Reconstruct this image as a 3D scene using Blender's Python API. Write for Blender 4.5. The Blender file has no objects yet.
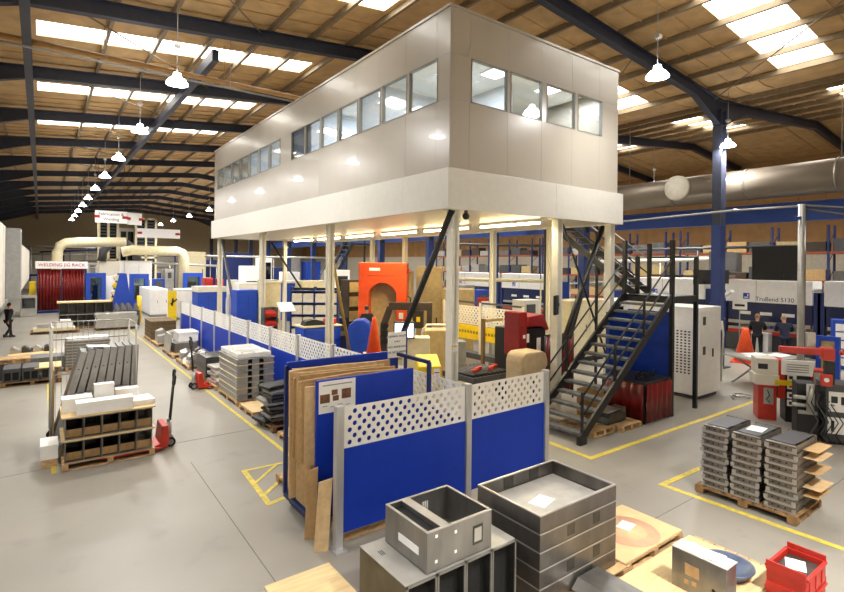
import bpy, bmesh, math, random
from mathutils import Vector, Matrix, Euler
random.seed(7)
PI = math.pi
SC = bpy.context.scene
COL = SC.collection
# ---------------------------------------------------------------- camera numbers
FPX, YAW, ROLL, CY, H = 515.3, .6375, .0101, 264.4, 4.0
def ray(px, py):
    c, s = math.cos(ROLL), math.sin(ROLL)
    a, b = px-422, CY-py
    r = (a*c-b*s)/FPX; u = (a*s+b*c)/FPX
    return (math.sin(YAW)+r*math.cos(YAW), math.cos(YAW)-r*math.sin(YAW), u)
def G(px, py, z=0):            # point of the level z seen at a pixel of the photograph
    v = ray(px, py); t = (z-H)/v[2]; return Vector((v[0]*t, v[1]*t, z))
def aX(px, py, X):
    v = ray(px, py); t = X/v[0]; return Vector((X, v[1]*t, H+v[2]*t))
def aY(px, py, Y):
    v = ray(px, py); t = Y/v[1]; return Vector((v[0]*t, Y, H+v[2]*t))
def D(px, py, d):
    v = ray(px, py); return Vector((v[0]*d, v[1]*d, H+v[2]*d))
# ---------------------------------------------------------------- materials
def lin(h):
    h = h.lstrip('#'); o = []
    for i in (0, 2, 4):
        c = int(h[i:i+2], 16)/255
        o.append(c/12.92 if c <= .04045 else ((c+.055)/1.055)**2.4)
    return tuple(o)
MATS = {}
def mat(name, col, rough=.5, metal=0., var=.08, scale=6., bump=0., coat=0., stretch=None, spots=None, spec=.5):
    if name in MATS: return MATS[name]
    m = bpy.data.materials.new(name); m.use_nodes = True
    nt = m.node_tree; n = nt.nodes; l = nt.links
    b = n['Principled BSDF']
    c = lin(col)
    tc = n.new('ShaderNodeTexCoord'); mp = n.new('ShaderNodeMapping')
    l.new(tc.outputs['Object'], mp.inputs['Vector'])
    if stretch: mp.inputs['Scale'].default_value = stretch
    nz = n.new('ShaderNodeTexNoise'); nz.inputs['Scale'].default_value = scale; nz.inputs['Detail'].default_value = 5
    l.new(mp.outputs['Vector'], nz.inputs['Vector'])
    cr = n.new('ShaderNodeValToRGB')
    cr.color_ramp.elements[0].position = .3; cr.color_ramp.elements[1].position = .7
    cr.color_ramp.elements[0].color = (*[max(0, x*(1-var*1.6)) for x in c], 1)
    cr.color_ramp.elements[1].color = (*[min(1, x*(1+var)) for x in c], 1)
    l.new(nz.outputs['Fac'], cr.inputs['Fac'])
    out = cr.outputs['Color']
    if spots:
        n2 = n.new('ShaderNodeTexNoise'); n2.inputs['Scale'].default_value = spots[1]; n2.inputs['Detail'].default_value = 8
        l.new(tc.outputs['Object'], n2.inputs['Vector'])
        r2 = n.new('ShaderNodeValToRGB'); r2.color_ramp.elements[0].position = spots[2]; r2.color_ramp.elements[1].position = spots[3]
        l.new(n2.outputs['Fac'], r2.inputs['Fac'])
        mx = n.new('ShaderNodeMixRGB'); mx.inputs['Color2'].default_value = (*lin(spots[0]), 1)
        l.new(r2.outputs['Color'], mx.inputs['Fac']); l.new(out, mx.inputs['Color1']); out = mx.outputs['Color']
    l.new(out, b.inputs['Base Color'])
    b.inputs['Roughness'].default_value = rough; b.inputs['Metallic'].default_value = metal
    b.inputs['Coat Weight'].default_value = coat; b.inputs['Specular IOR Level'].default_value = spec
    if bump:
        bp = n.new('ShaderNodeBump'); bp.inputs['Strength'].default_value = bump; bp.inputs['Distance'].default_value = .01
        l.new(nz.outputs['Fac'], bp.inputs['Height']); l.new(bp.outputs['Normal'], b.inputs['Normal'])
    MATS[name] = m; return m
def emit(name, col, strength):
    if name in MATS: return MATS[name]
    m = bpy.data.materials.new(name); m.use_nodes = True
    b = m.node_tree.nodes['Principled BSDF']
    b.inputs['Base Color'].default_value = (*lin(col), 1)
    b.inputs['Emission Color'].default_value = (*lin(col), 1); b.inputs['Emission Strength'].default_value = strength
    MATS[name] = m; return m
def glassmat(name, tint, refl=.12):
    m = bpy.data.materials.new(name); m.use_nodes = True
    n = m.node_tree.nodes; l = m.node_tree.links
    for x in list(n): n.remove(x)
    o = n.new('ShaderNodeOutputMaterial'); t = n.new('ShaderNodeBsdfTransparent'); g = n.new('ShaderNodeBsdfGlossy')
    t.inputs['Color'].default_value = (*lin(tint), 1); g.inputs['Roughness'].default_value = .04
    f = n.new('ShaderNodeLayerWeight'); f.inputs['Blend'].default_value = .5
    pw = n.new('ShaderNodeMath'); pw.operation = 'POWER'; pw.inputs[1].default_value = 4.0; l.new(f.outputs['Facing'], pw.inputs[0])
    ad = n.new('ShaderNodeMath'); ad.operation = 'MULTIPLY_ADD'; ad.inputs[1].default_value = .6; ad.inputs[2].default_value = refl; ad.use_clamp = True
    mx = n.new('ShaderNodeMixShader')
    l.new(pw.outputs[0], ad.inputs[0]); l.new(ad.outputs[0], mx.inputs[0]); l.new(t.outputs[0], mx.inputs[1]); l.new(g.outputs[0], mx.inputs[2])
    l.new(mx.outputs[0], o.inputs[0]); MATS[name] = m; return m

m_blue = mat('blue_paint', '#1038ae', .5, var=.05, scale=3, spec=.3)
m_blued = mat('dark_blue_paint', '#152a66', .5, var=.1)
m_blueb = mat('bright_blue_paint', '#1b45b0', .4, var=.08)
m_white = mat('white_paint', '#f0efec', .4, var=.03)
m_offw = mat('off_white_paint', '#d9d3c4', .5, var=.05)
m_cream = mat('cream_paint', '#d8cda8', .5, var=.06)
m_tan = mat('tan_paint', '#b39c6c', .55, var=.1)
m_alu = mat('brushed_aluminium', '#c9c9c9', .38, .55, var=.05, scale=8, stretch=(1, 1, .1))
m_steel = mat('sheet_steel', '#8f8d8a', .36, .85, var=.16, scale=4, stretch=(1, 1, .35))
m_steell = mat('bright_sheet_steel', '#bdbbb6', .36, .7, var=.1, scale=3)
m_steeld = mat('dark_sheet_steel', '#55544f', .38, .75, var=.2, scale=4)
m_galv = mat('galvanised_steel', '#b4b2ac', .42, .6, var=.1, scale=3)
m_grey = mat('grey_paint', '#8a8a88', .5, var=.08)
m_greyd = mat('dark_grey_paint', '#47484a', .5, var=.1)
m_profile = mat('grey_steel_profile', '#7c7c7a', .45, .4, var=.14, scale=9)
m_black = mat('black_paint', '#17181a', .5, var=.15)
m_blk = mat('black_steel', '#222222', .45, .2, var=.2, scale=15)
m_rub = mat('black_rubber', '#151515', .8, var=.2)
m_red = mat('red_paint', '#c0301e', .4, var=.1)
m_orange = mat('orange_paint', '#e4501c', .4, var=.06)
m_redbin = mat('red_plastic', '#a8231b', .45, var=.1)
m_curtain = mat('welding_curtain_red', '#6d100c', .35, var=.22, scale=5)
m_yellow = mat('yellow_paint', '#e6c313', .45, var=.08)
m_wood = mat('pallet_wood', '#c6a273', .8, var=.22, scale=7, stretch=(1, 1, 4), bump=.2)
m_woodd = mat('weathered_pallet_wood', '#8a6a45', .85, var=.25, scale=7, bump=.2)
m_ply = mat('plywood', '#dcc08e', .7, var=.1, scale=5, stretch=(.5, 4, 1))
m_card = mat('cardboard', '#bd9a6a', .85, var=.1, scale=10)
m_card2 = mat('light_cardboard', '#d3b486', .85, var=.1, scale=10)
m_paper = mat('white_paper', '#f2f1ec', .8, var=.02)
m_ink = mat('printed_ink', '#2a2a2e', .7)
m_inkr = mat('red_ink', '#b21f1f', .7)
m_skin = mat('skin', '#c08a6a', .6, var=.06)
m_hair = mat('brown_hair', '#3a2618', .8, var=.2)
m_cloth = mat('black_workwear', '#14161d', .9, var=.25, scale=20, bump=.3)
m_clothb = mat('navy_workwear', '#1a2036', .9, var=.25, scale=20, bump=.3)
m_shoe = mat('work_boot_leather', '#1c1714', .6)
m_screen = emit('lit_screen', '#cfe0ff', 2.2)
m_hole = mat('painted_recess_shade', '#0b0b0c', .9)  # near-black that stands in for the shade inside holes and slots
m_glass = glassmat('office_glass', '#eef2f4', .10)
m_clear = glassmat('machine_window_glass', '#9db0b8', .1)

# ---------------------------------------------------------------- mesh builder
class MB:
    def __init__(s): s.bm = bmesh.new(); s.mi = 0
    def _hull(s, P, faces):
        v = [s.bm.verts.new(p) for p in P]
        for f in faces:
            try:
                q = s.bm.faces.new([v[i] for i in f]); q.material_index = s.mi
            except ValueError: pass
        return v
    def box(s, x0, y0, z0, x1, y1, z1, M=None):
        P = [Vector(p) for p in ((x0,y0,z0),(x1,y0,z0),(x1,y1,z0),(x0,y1,z0),(x0,y0,z1),(x1,y0,z1),(x1,y1,z1),(x0,y1,z1))]
        if M is not None: P = [M @ p for p in P]
        s._hull(P, ((3,2,1,0),(4,5,6,7),(0,1,5,4),(1,2,6,5),(2,3,7,6),(3,0,4,7))); return s
    def cb(s, cx, cy, cz, sx, sy, sz, rot=None):
        M = Matrix.Translation((cx, cy, cz))
        if rot: M = M @ Euler(rot).to_matrix().to_4x4()
        return s.box(-sx/2, -sy/2, -sz/2, sx/2, sy/2, sz/2, M)
    def bar(s, p0, p1, w, h, up=(0,0,1)):
        p0, p1 = Vector(p0), Vector(p1); d = p1-p0; L = d.length
        if L < 1e-6: return s
        x = d/L; u = Vector(up)
        if abs(x.dot(u)) > .98: u = Vector((1,0,0)) if abs(x.x) < .9 else Vector((0,1,0))
        y = u.cross(x).normalized(); z = x.cross(y)
        M = Matrix((( x.x,y.x,z.x,p0.x),(x.y,y.y,z.y,p0.y),(x.z,y.z,z.z,p0.z),(0,0,0,1)))
        return s.box(0, -w/2, -h/2, L, w/2, h/2, M)
    def tube(s, p0, p1, r, n=10, r1=None, cap=True):
        p0, p1 = Vector(p0), Vector(p1); d = (p1-p0).normalized()
        u = Vector((0,0,1)) if abs(d.z) < .9 else Vector((1,0,0))
        a = d.cross(u).normalized(); b = d.cross(a)
        r1 = r if r1 is None else r1
        A = [s.bm.verts.new(p0+(a*math.cos(t)+b*math.sin(t))*r) for t in [2*PI*i/n for i in range(n)]]
        B = [s.bm.verts.new(p1+(a*math.cos(t)+b*math.sin(t))*r1) for t in [2*PI*i/n for i in range(n)]]
        for i in range(n):
            f = s.bm.faces.new((A[i], B[i], B[(i+1)%n], A[(i+1)%n])); f.material_index = s.mi; f.smooth = True
        if cap:
            f = s.bm.faces.new(A); f.material_index = s.mi
            f = s.bm.faces.new(B[::-1]); f.material_index = s.mi
        return s
    def path(s, pts, r, n=8):
        pts = [Vector(p) for p in pts]; rings = []
        up = Vector((.13,.21,.97)).normalized()
        for i, p in enumerate(pts):
            d = (pts[min(i+1, len(pts)-1)]-pts[max(i-1, 0)]).normalized()
            a = d.cross(up)
            if a.length < .05: a = d.cross(Vector((1,0,0)))
            a.normalize(); b = d.cross(a)
            rings.append([s.bm.verts.new(p+(a*math.cos(2*PI*k/n)+b*math.sin(2*PI*k/n))*r) for k in range(n)])
        for A, B in zip(rings, rings[1:]):
            for k in range(n):
                f = s.bm.faces.new((A[k], B[k], B[(k+1)%n], A[(k+1)%n])); f.smooth = True; f.material_index = s.mi
        for q in (rings[0], rings[-1][::-1]):
            f = s.bm.faces.new(q); f.material_index = s.mi
        return s
    def prism(s, pts, axis, a, b):
        def P(u, v, w):
            return {'x': (w, u, v), 'y': (u, w, v), 'z': (u, v, w)}[axis]
        A = [s.bm.verts.new(P(u, v, a)) for u, v in pts]; B = [s.bm.verts.new(P(u, v, b)) for u, v in pts]
        n = len(pts)
        for q in (A, B[::-1]):
            f = s.bm.faces.new(q); f.material_index = s.mi
        for i in range(n):
            f = s.bm.faces.new((A[i], B[i], B[(i+1)%n], A[(i+1)%n])); f.material_index = s.mi
        return s
    def lathe(s, prof, c=(0,0,0), n=20, axis='z'):
        c = Vector(c); rings = []
        for r, h in prof:
            ring = []
            for k in range(n):
                t = 2*PI*k/n; u, v = r*math.cos(t), r*math.sin(t)
                o = {'z': (u, v, h), 'x': (h, u, v), 'y': (u, h, v)}[axis]
                ring.append(s.bm.verts.new(c+Vector(o)))
            rings.append(ring)
        for A, B in zip(rings, rings[1:]):
            for k in range(n):
                f = s.bm.faces.new((A[k], A[(k+1)%n], B[(k+1)%n], B[k])); f.smooth = True; f.material_index = s.mi
        for q in (rings[0], rings[-1]):
            f = s.bm.faces.new(q); f.material_index = s.mi
        return s
    def tray(s, x0, y0, z0, x1, y1, z1, t=.015):      # an open box with wall thickness t
        s.box(x0, y0, z0, x1, y1, z0+t)
        s.box(x0, y0, z0, x0+t, y1, z1); s.box(x1-t, y0, z0, x1, y1, z1)
        s.box(x0+t, y0, z0, x1-t, y0+t, z1); s.box(x0+t, y1-t, z0, x1-t, y1, z1); return s
    def sphere(s, c, r, sx=1, sy=1, sz=1, n=12):
        q = bmesh.ops.create_uvsphere(s.bm, u_segments=n, v_segments=max(6, n//2+2), radius=r)
        for v in q['verts']: v.co = Vector((v.co.x*sx, v.co.y*sy, v.co.z*sz))+Vector(c)
        for f in {f for v in q['verts'] for f in v.link_faces}: f.smooth = True; f.material_index = s.mi
        return s
    def xf(s, M):
        bmesh.ops.transform(s.bm, matrix=M, verts=s.bm.verts[:]); return s
    def obj(s, name, mats, parent=None, bev=0., loc=None, solid=0.):
        bmesh.ops.recalc_face_normals(s.bm, faces=s.bm.faces[:])
        me = bpy.data.meshes.new(name); s.bm.to_mesh(me); s.bm.free()
        for m in (mats if isinstance(mats, (list, tuple)) else [mats]): me.materials.append(m)
        o = bpy.data.objects.new(name, me); COL.objects.link(o)
        if parent is not None: o.parent = parent
        if loc is not None: o.location = loc
        if solid:
            q = o.modifiers.new('solid', 'SOLIDIFY'); q.thickness = solid; q.offset = 0
        if bev:
            q = o.modifiers.new('bevel', 'BEVEL'); q.width = bev; q.segments = 2; q.limit_method = 'ANGLE'
        return o
def thing(name, label, cat, loc=(0,0,0), rotz=0, group=None):
    o = bpy.data.objects.new(name, None); COL.objects.link(o); o.empty_display_size = .1
    o.location = loc; o.rotation_euler = (0,0,rotz); o['label'] = label; o['category'] = cat
    if group: o['group'] = group
    return o
def tag(o, label, cat, group=None, kind=None):
    o['label'] = label; o['category'] = cat
    if group: o['group'] = group
    if kind: o['kind'] = kind
    return o
def struct(o):
    o['kind'] = 'structure'; return o
def dup(root, loc=None, rotz=None, label=None, group=None, scale=None):
    kids = {}
    for o in list(COL.objects):
        if o.parent is not None: kids.setdefault(o.parent.name, []).append(o)
    r = root.copy(); COL.objects.link(r)
    if loc is not None: r.location = loc
    if rotz is not None: r.rotation_euler = (0,0,rotz)
    if scale is not None: r.scale = scale
    if label: r['label'] = label
    if group: r['group'] = group
    for ch in kids.get(root.name, []):
        c = ch.copy(); COL.objects.link(c); c.parent = r
        for g in kids.get(ch.name, []):
            d = g.copy(); COL.objects.link(d); d.parent = c
    return r
ORD = ['first','second','third','fourth','fifth','sixth','seventh','eighth','ninth','tenth','eleventh','twelfth','thirteenth','fourteenth','fifteenth','sixteenth']
def lettering(txt, size, loc, rot, m, parent, extrude=.002, align='CENTER'):
    c = bpy.data.curves.new('lettering', 'FONT'); c.body = txt; c.size = size; c.extrude = extrude
    c.align_x = align; c.align_y = 'CENTER'; c.materials.append(m)
    t_ = bpy.data.objects.new('lettering_curve', c); COL.objects.link(t_)
    me = bpy.data.meshes.new_from_object(t_); COL.objects.unlink(t_); bpy.data.objects.remove(t_)
    if not me.materials: me.materials.append(m)
    o = bpy.data.objects.new('lettering', me); COL.objects.link(o); o.location = loc; o.rotation_euler = rot
    if parent is not None: o.parent = parent
    return o
FACE_L = (PI/2, 0, -PI/2)     # text read from the aisle side (facing -X)
FACE_F = (PI/2, 0, 0)         # text read from the camera side (facing -Y)

def box(name, label, cat, d, m, group=None, bev=0., rotz=0):
    """one-mesh thing: d = (x0,y0,z0,sx,sy,sz)"""
    b = MB(); b.box(0, 0, 0, d[3], d[4], d[5]); o = b.obj(name, m, loc=d[:3], bev=bev); o.rotation_euler = (0,0,rotz)
    return tag(o, label, cat, group)
def part(b, name, m, T, bev=0.): return b.obj(name, m, T, bev=bev)
# ================================================================ camera
cd = bpy.data.cameras.new('camera'); cam = bpy.data.objects.new('camera', cd); COL.objects.link(cam)
cd.sensor_width = 36; cd.lens = FPX/844*36; cd.shift_y = (CY-296)/844; cd.clip_end = 400
fw = Vector((math.sin(YAW), math.cos(YAW), 0)); rt = Vector((math.cos(YAW), -math.sin(YAW), 0)); up = Vector((0,0,1))
c_, s_ = math.cos(ROLL), math.sin(ROLL)
R_ = rt*c_+up*s_; U_ = up*c_-rt*s_
mw = Matrix(((R_.x,U_.x,-fw.x,0),(R_.y,U_.y,-fw.y,0),(R_.z,U_.z,-fw.z,H),(0,0,0,1)))
cam.matrix_world = mw; SC.camera = cam
# ================================================================ the hall
m_floor = mat('polished_concrete', '#948f85', .42, var=.06, scale=.5, spots=('#85817a', 1.7, .58, .78))
m_deck = mat('tan_roof_deck', '#c8a470', .7, var=.12, scale=2)
m_beam = mat('navy_grey_steelwork', '#2d3140', .5, .1, var=.12)
m_purlin = mat('purlin_steel', '#87755a', .5, .2, var=.1)
m_wallu = mat('tan_cladding', '#a9804e', .7, var=.1, scale=1.5)
m_walll = mat('pale_blockwork', '#c9c0ac', .7, var=.08)
m_sky = emit('translucent_rooflight', '#fffdf6', 7.0)
m_line = mat('yellow_floor_paint', '#d6c14a', .55, var=.15, scale=9, spots=('#b3a878', 6, .62, .75))
m_crack = mat('dark_floor_joint', '#6d6a64', .8)
X0, X1, Y0, Y1 = -4.6, 40., -4., 92.
EL, XR, ER = -4.5, 11., 22.       # left eave, ridge, right eave
def zbot(x):
    if x <= XR: return 10.32+.095*x
    if x <= ER: return 10.32+.095*(22-x)
    return 10.32+.095*min(x-22, 44-x) if x <= 44 else 10.32
b = MB(); b.box(X0-.3, Y0-.3, -.3, X1+.3, Y1+.3, 0); struct(b.obj('floor', m_floor))
# far, side and near walls
b = MB(); b.box(X0-.3, Y1, 0, X1+.3, Y1+.3, 5.2); b.mi = 1; b.box(X0-.3, Y1, 5.2, X1+.3, Y1+.3, 14); struct(b.obj('wall_back', [m_walll, mat('brown_cladding', '#b39f7c', .7, var=.1)]))
b = MB(); b.box(X0-.3, Y0, 0, X0, Y1, 12); struct(b.obj('wall_left', mat('dark_side_cladding', '#4b4a50', .7)))
b = MB(); b.box(X1, Y0, 0, X1+.3, Y1, 5.0); b.mi = 1; b.box(X1, Y0, 5.0, X1+.3, Y1, 14)
for i in range(64): b.box(X1-.05, Y0+i*1.5, 5.0, X1, Y0+i*1.5+.12, 14)
struct(b.obj('wall_right', [m_walll, m_wallu]))
b = MB(); b.box(X0-.3, Y0-.3, 0, X1+.3, Y0, 14); struct(b.obj('wall_front', m_walll))
# roof deck with openings for the rooflights
FR = [9.6+6.4*k for k in range(-2, 13)]
LIGHTS = []
for k in range(0, 9):
    yc = 6.4*(k+1)
    if 12 < yc < 34: LIGHTS.append((-.15, 8.4, yc, .62))
    if yc < 30: LIGHTS.append((13.6, 20.9, yc, .8))
    if 6 < yc < 50: LIGHTS.append((24.5, 31., yc, .7))
def zdeck(x): return zbot(x)+.62
def slab(b, xa, xb, ya, yb, t=.06, dz=0):
    P = []
    for z in (0, t):
        for x, y in ((xa, ya), (xb, ya), (xb, yb), (xa, yb)): P.append((x, y, zdeck(x)+z+dz))
    b._hull([Vector(p) for p in P], ((3,2,1,0),(4,5,6,7),(0,1,5,4),(1,2,6,5),(2,3,7,6),(3,0,4,7)))
b = MB()
for xa, xb in ((X0, -.2), (-.2, XR), (XR, ER), (ER, 33.), (33., X1)):
    ys = Y0
    for (la, lb, yc, hw) in sorted([q for q in LIGHTS if q[0] >= xa and q[1] <= xb], key=lambda q: q[2]):
        slab(b, xa, xb, ys, yc-hw); slab(b, xa, la, yc-hw, yc+hw); slab(b, lb, xb, yc-hw, yc+hw); ys = yc+hw
    slab(b, xa, xb, ys, Y1)
# standing ribs of the sheeting, running up the slope
for yy in [Y0+.8*i for i in range(0, 58)]:
    if any(abs(yy-q[2]) < q[3]+.05 for q in LIGHTS): continue
    for xa, xb in ((X0, XR), (XR, ER), (ER, 33.), (33., X1)): slab(b, xa, xb, yy, yy+.05, .04, -.04)
struct(b.obj('ceiling', m_deck))
for i, (la, lb, yc, hw) in enumerate(LIGHTS):
    b = MB(); slab(b, la, lb, yc-hw, yc+hw, .02, .03); struct(b.obj('window_%d' % (i+1), m_sky))
# rafters: I beams with a haunch at the eaves
def rafter(b, pts, y):
    for (xa, za, da), (xb, zb, db) in zip(pts, pts[1:]):
        for w, lo, hi in ((.024, 0, 1), (.24, 0, .05), (.24, .95, 1)):
            P = []
            for x, z, d in ((xa, za, da), (xb, zb, db)):
                q0, q1 = z-d*(1-lo) , z-d*(1-hi)
                P.append((x, q0, q1))
            (x_a, l0, h0), (x_b, l1, h1) = P
            b._hull([Vector(p) for p in ((x_a,y-w/2,l0),(x_b,y-w/2,l1),(x_b,y+w/2,l1),(x_a,y+w/2,l0),(x_a,y-w/2,h0),(x_b,y-w/2,h1),(x_b,y+w/2,h1),(x_a,y+w/2,h0))],
                    ((3,2,1,0),(4,5,6,7),(0,1,5,4),(1,2,6,5),(2,3,7,6),(3,0,4,7)))
for k, y in enumerate(FR):
    b = MB(); zt = lambda x: zbot(x)+.42
    rafter(b, [(EL, zt(EL), 1.35), (-.4, zt(-.4), .42), (XR, zt(XR), .42), (ER-2.2, zt(ER-2.2), .42), (ER, zt(ER), 1.1), (ER+2.2, zt(ER+2.2), .42), (33, zt(33), .42), (X1, zt(X1), .42)], y)
    struct(b.obj('ceiling_beam', m_beam))
    b = MB(); b.box(ER-.2, y-.02, 0, ER+.2, y+.02, zbot(ER)); b.box(ER-.22, y-.17, 0, ER-.19, y+.17, zbot(ER)); b.box(ER+.19, y-.17, 0, ER+.22, y+.17, zbot(ER))
    b.box(ER-.25, y-.4, 0, ER+.25, y+.4, .03)
    b.mi = 1; b.box(ER-.24, y-.18, 0, ER-.225, y+.18, 5.7); b.box(ER-.2, y-.17, 0, ER+.2, y-.021, 5.7)
    struct(b.obj('wall_column', [m_beam, mat('blue_column_paint', '#20366f', .5, var=.08)]))
    b = MB(); b.box(EL-.1, y-.15, 0, EL+.2, y+.15, zbot(EL)-.4); struct(b.obj('wall_column', m_beam))
# purlins, each one a run the length of the hall
for x in [EL+.4, -3.0, -1.5, 1.6, 3.0, 4.4, 5.8, 7.2, 8.6, 10.2, 11.8, 13.4, 14.9, 16.4, 17.9, 19.4, 20.95, 23.2, 24.4, 26., 27.6, 29.2, 31.1, 33.]:
    b = MB(); z = zdeck(x)
    b.box(x-.03, Y0, z-.18, x+.0, Y1, z-.005); b.box(x-.03, Y0, z-.195, x+.07, Y1, z-.18)
    struct(b.obj('ceiling_purlin', m_purlin))
# long gutter girder above the left aisle
b = MB(); z = zbot(-.35)-.02
b.box(-.45, Y0, z-.34, -.25, Y1, z-.31); b.box(-.45, Y0, z-.03, -.25, Y1, z); b.box(-.36, Y0, z-.31, -.34, Y1, z-.03); struct(b.obj('ceiling_girder', m_beam))
b = MB(); b.box(4.3, 17, zbot(4.3)-.36, 4.5, Y1, zbot(4.3)-.01)
struct(b.obj('ceiling_girder', m_beam))
# diagonal roof bracing rods
for k in range(1, 12):
    b = MB(); y = FR[k]; b.tube((.2, y, zbot(.2)+.35), (5.5, y+6.4, zbot(5.5)+.35), .025, 6); b.tube((16, y, zbot(16)+.3), (21.5, y+6.4, zbot(21.5)+.3), .025, 6)
    struct(b.obj('ceiling_brace', m_purlin))
# white over-aisle partition boxes on the left side
def wbox(xa, ya, yb, za, zb, name):
    b = MB(); b.box(X0, ya, za, xa, yb, zb)
    y = ya+2.4
    while y < yb: b.box(X0, y, za, xa+.012, y+.04, zb); y += 2.4
    struct(b.obj(name, m_offw))
wbox(-1.3, 12, 30.5, 2.05, 5.55, 'wall_left_enclosure'); wbox(-.85, 32.5, 62, 2.3, 4.9, 'wall_left_enclosure')
b = MB(); b.box(X0, 30.55, 2.2, -.75, 32.4, 5.5); struct(b.obj('wall_left_shaded_face', m_grey))  # return face of the white boxes, its shade put into the grey colour
b = MB(); b.box(X0, 12, 0, -2.9, 30.5, 2.05); b.box(X0, 32.4, 0, -2.4, 62, 2.3); struct(b.obj('wall_left_recess', mat('pale_recess', '#b9b9b6', .6)))
# floor paint and joints
trim_no = [0]
def floor_line(pts, w, m=None, z=.004):
    trim_no[0] += 1; b = MB()
    for k_, (p, q) in enumerate(zip(pts, pts[1:])):
        z = z+.0012*k_
        p, q = Vector((*p[:2], 0)), Vector((*q[:2], 0)); d = (q-p).normalized(); n_ = Vector((-d.y, d.x, 0))*w/2; p = p-d*w/2; q = q+d*w/2
        b._hull([Vector((v.x, v.y, zz)) for zz in (.0005, z) for v in (p-n_, q-n_, q+n_, p+n_)], ((3,2,1,0),(4,5,6,7),(0,1,5,4),(1,2,6,5),(2,3,7,6),(3,0,4,7)))
    struct(b.obj('floor_marking', m or m_line))
floor_line([(4.2, 10.2), (4.2, 42)], .08)
floor_line([G(244,471), G(269,504), G(299,492)], .1)
floor_line([G(244,471), G(302,459)], .07, z=.005); floor_line([G(262,497), G(302,461)], .07, z=.006); floor_line([G(253,485), G(275,466)], .06, z=.007)
floor_line([G(543,440), (9.24,6.5), (17.1,6.45)], .12)
floor_line([G(843,549), (9.2,4.95), (10.6,4.92)], .11)
floor_line([(.24,11.9), (.24,24)], .08)
floor_line([G(0,478), G(150,448), G(345,412)], .012, m_crack, .002)
floor_line([(7.7,4.35), G(730,478)], .012, m_crack, .002); floor_line([(11,3.1), (20,3.0)], .012, m_crack, .002)
floor_line([(2.4,0), (2.4,6), (2.45,11)], .01, m_crack, .002)
# ================================================================ high bay lamps
m_prism = emit('glowing_prismatic_reflector', '#f4f8ff', 22)
m_lampface = emit('lamp_lens', '#f4f8ff', 60)
lampproto = []
LAMP_W = 300
def lamp(x, y, z, label, group, power=LAMP_W, spread=PI*.95):
    ztop = zbot(x)+.5-z
    if not lampproto:
        t = thing('high_bay_lamp', label, 'ceiling lamp', (x, y, z), 0, group)
        b = MB(); b.lathe([(.05,.30),(.09,.29),(.1,.2),(.2,.13),(.27,.03),(.275,.0),(.26,.0),(.15,.1)], n=24); b.obj('reflector', m_prism, t)
        b = MB(); b.lathe([(.0,.012),(.255,.012),(.255,.004),(.0,.004)], n=24); b.obj('lens', m_lampface, t)
        b = MB(); b.tube((0,0,.28), (0,0,1.0), .012, 6); b.box(-.07,-.07,.98,.07,.07,1.06); b.obj('hanging_rod', m_galv, t)
        lampproto.append(t)
    else: t = dup(lampproto[0], (x, y, z), 0, label, group)
    b = MB(); b.tube((0,0,1.0), (0,0,ztop), .012, 6); b.obj('drop_cable', m_galv, t)
    ld = bpy.data.lights.new('lamp_light', 'AREA'); ld.shape = 'DISK'; ld.size = .55; ld.energy = power; ld.color = (1, .97, .92); ld.spread = spread
    lo = bpy.data.objects.new('lamp_light', ld); COL.objects.link(lo); lo.location = (x, y, z-.03)
for i in range(10):
    lamp(2.9, 15+6.4*i, 8.75, '%s high bay lamp from the camera in the row over the left aisle' % ORD[i], 'high bay lamps over the aisle')
lamp(12.4, 6.9, 8.75, 'bright high bay lamp hanging right of the white office block', 'high bay lamps on the right', 130)
lamp(21.8, 9.2, 8.78, 'high bay lamp hanging by the steel column above the silver duct', 'high bay lamps on the right')
for i in range(3):
    lamp((5.6, -.5, 10.5, 15.5)[i], (-1.5, -2.2, -1.8, -.5)[i], 8.75, 'added unseen high bay lamp overhead near the camera', 'added high bay lamps overhead', (620, 620, 160)[i], 1.75)  # unseen overhead lamps, added to brighten the front screens
for i, y in enumerate((24, 36, 48, 60)):
    lamp(18.5, y, 8.75, '%s high bay lamp of the row beyond the white office block' % ORD[i], 'high bay lamps beyond the office')
for i, y in enumerate((42, 50, 58, 66, 74, 82)):
    lamp(12.5, y, 8.75, '%s high bay lamp of the row down the middle of the far hall' % ORD[i], 'high bay lamps in the far hall', 700)
for i, y in enumerate((3, 9.4, 20, 30)):
    lamp(-2.6, y, 8.3, 'added unseen high bay lamp over the left edge of the hall', 'added high bay lamps at the left edge', 200) if y < 10 else None  # out-of-view lamps added as fill along the left side
for i, y in enumerate((2, 16, 28, 40, 52, 64, 76)):
    lamp(28.5, y, 8.6, '%s high bay lamp of the added row above the far machine bay' % ORD[i], 'added high bay lamps in the far bay', 620)  # row added as fill; its far lamps brighten the right wall
# ================================================================ world
w = bpy.data.worlds.new('world'); SC.world = w; w.use_nodes = True
bg = w.node_tree.nodes['Background']; bg.inputs[0].default_value = (.75,.85,1,1); bg.inputs[1].default_value = 1.0
SC.view_settings.view_transform = 'Standard'; SC.view_settings.look = 'None'; SC.view_settings.gamma = 1; SC.view_settings.exposure = 0.3
SC.cycles.use_denoising = True
SC.cycles.max_bounces = 8; SC.cycles.diffuse_bounces = 4

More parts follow.
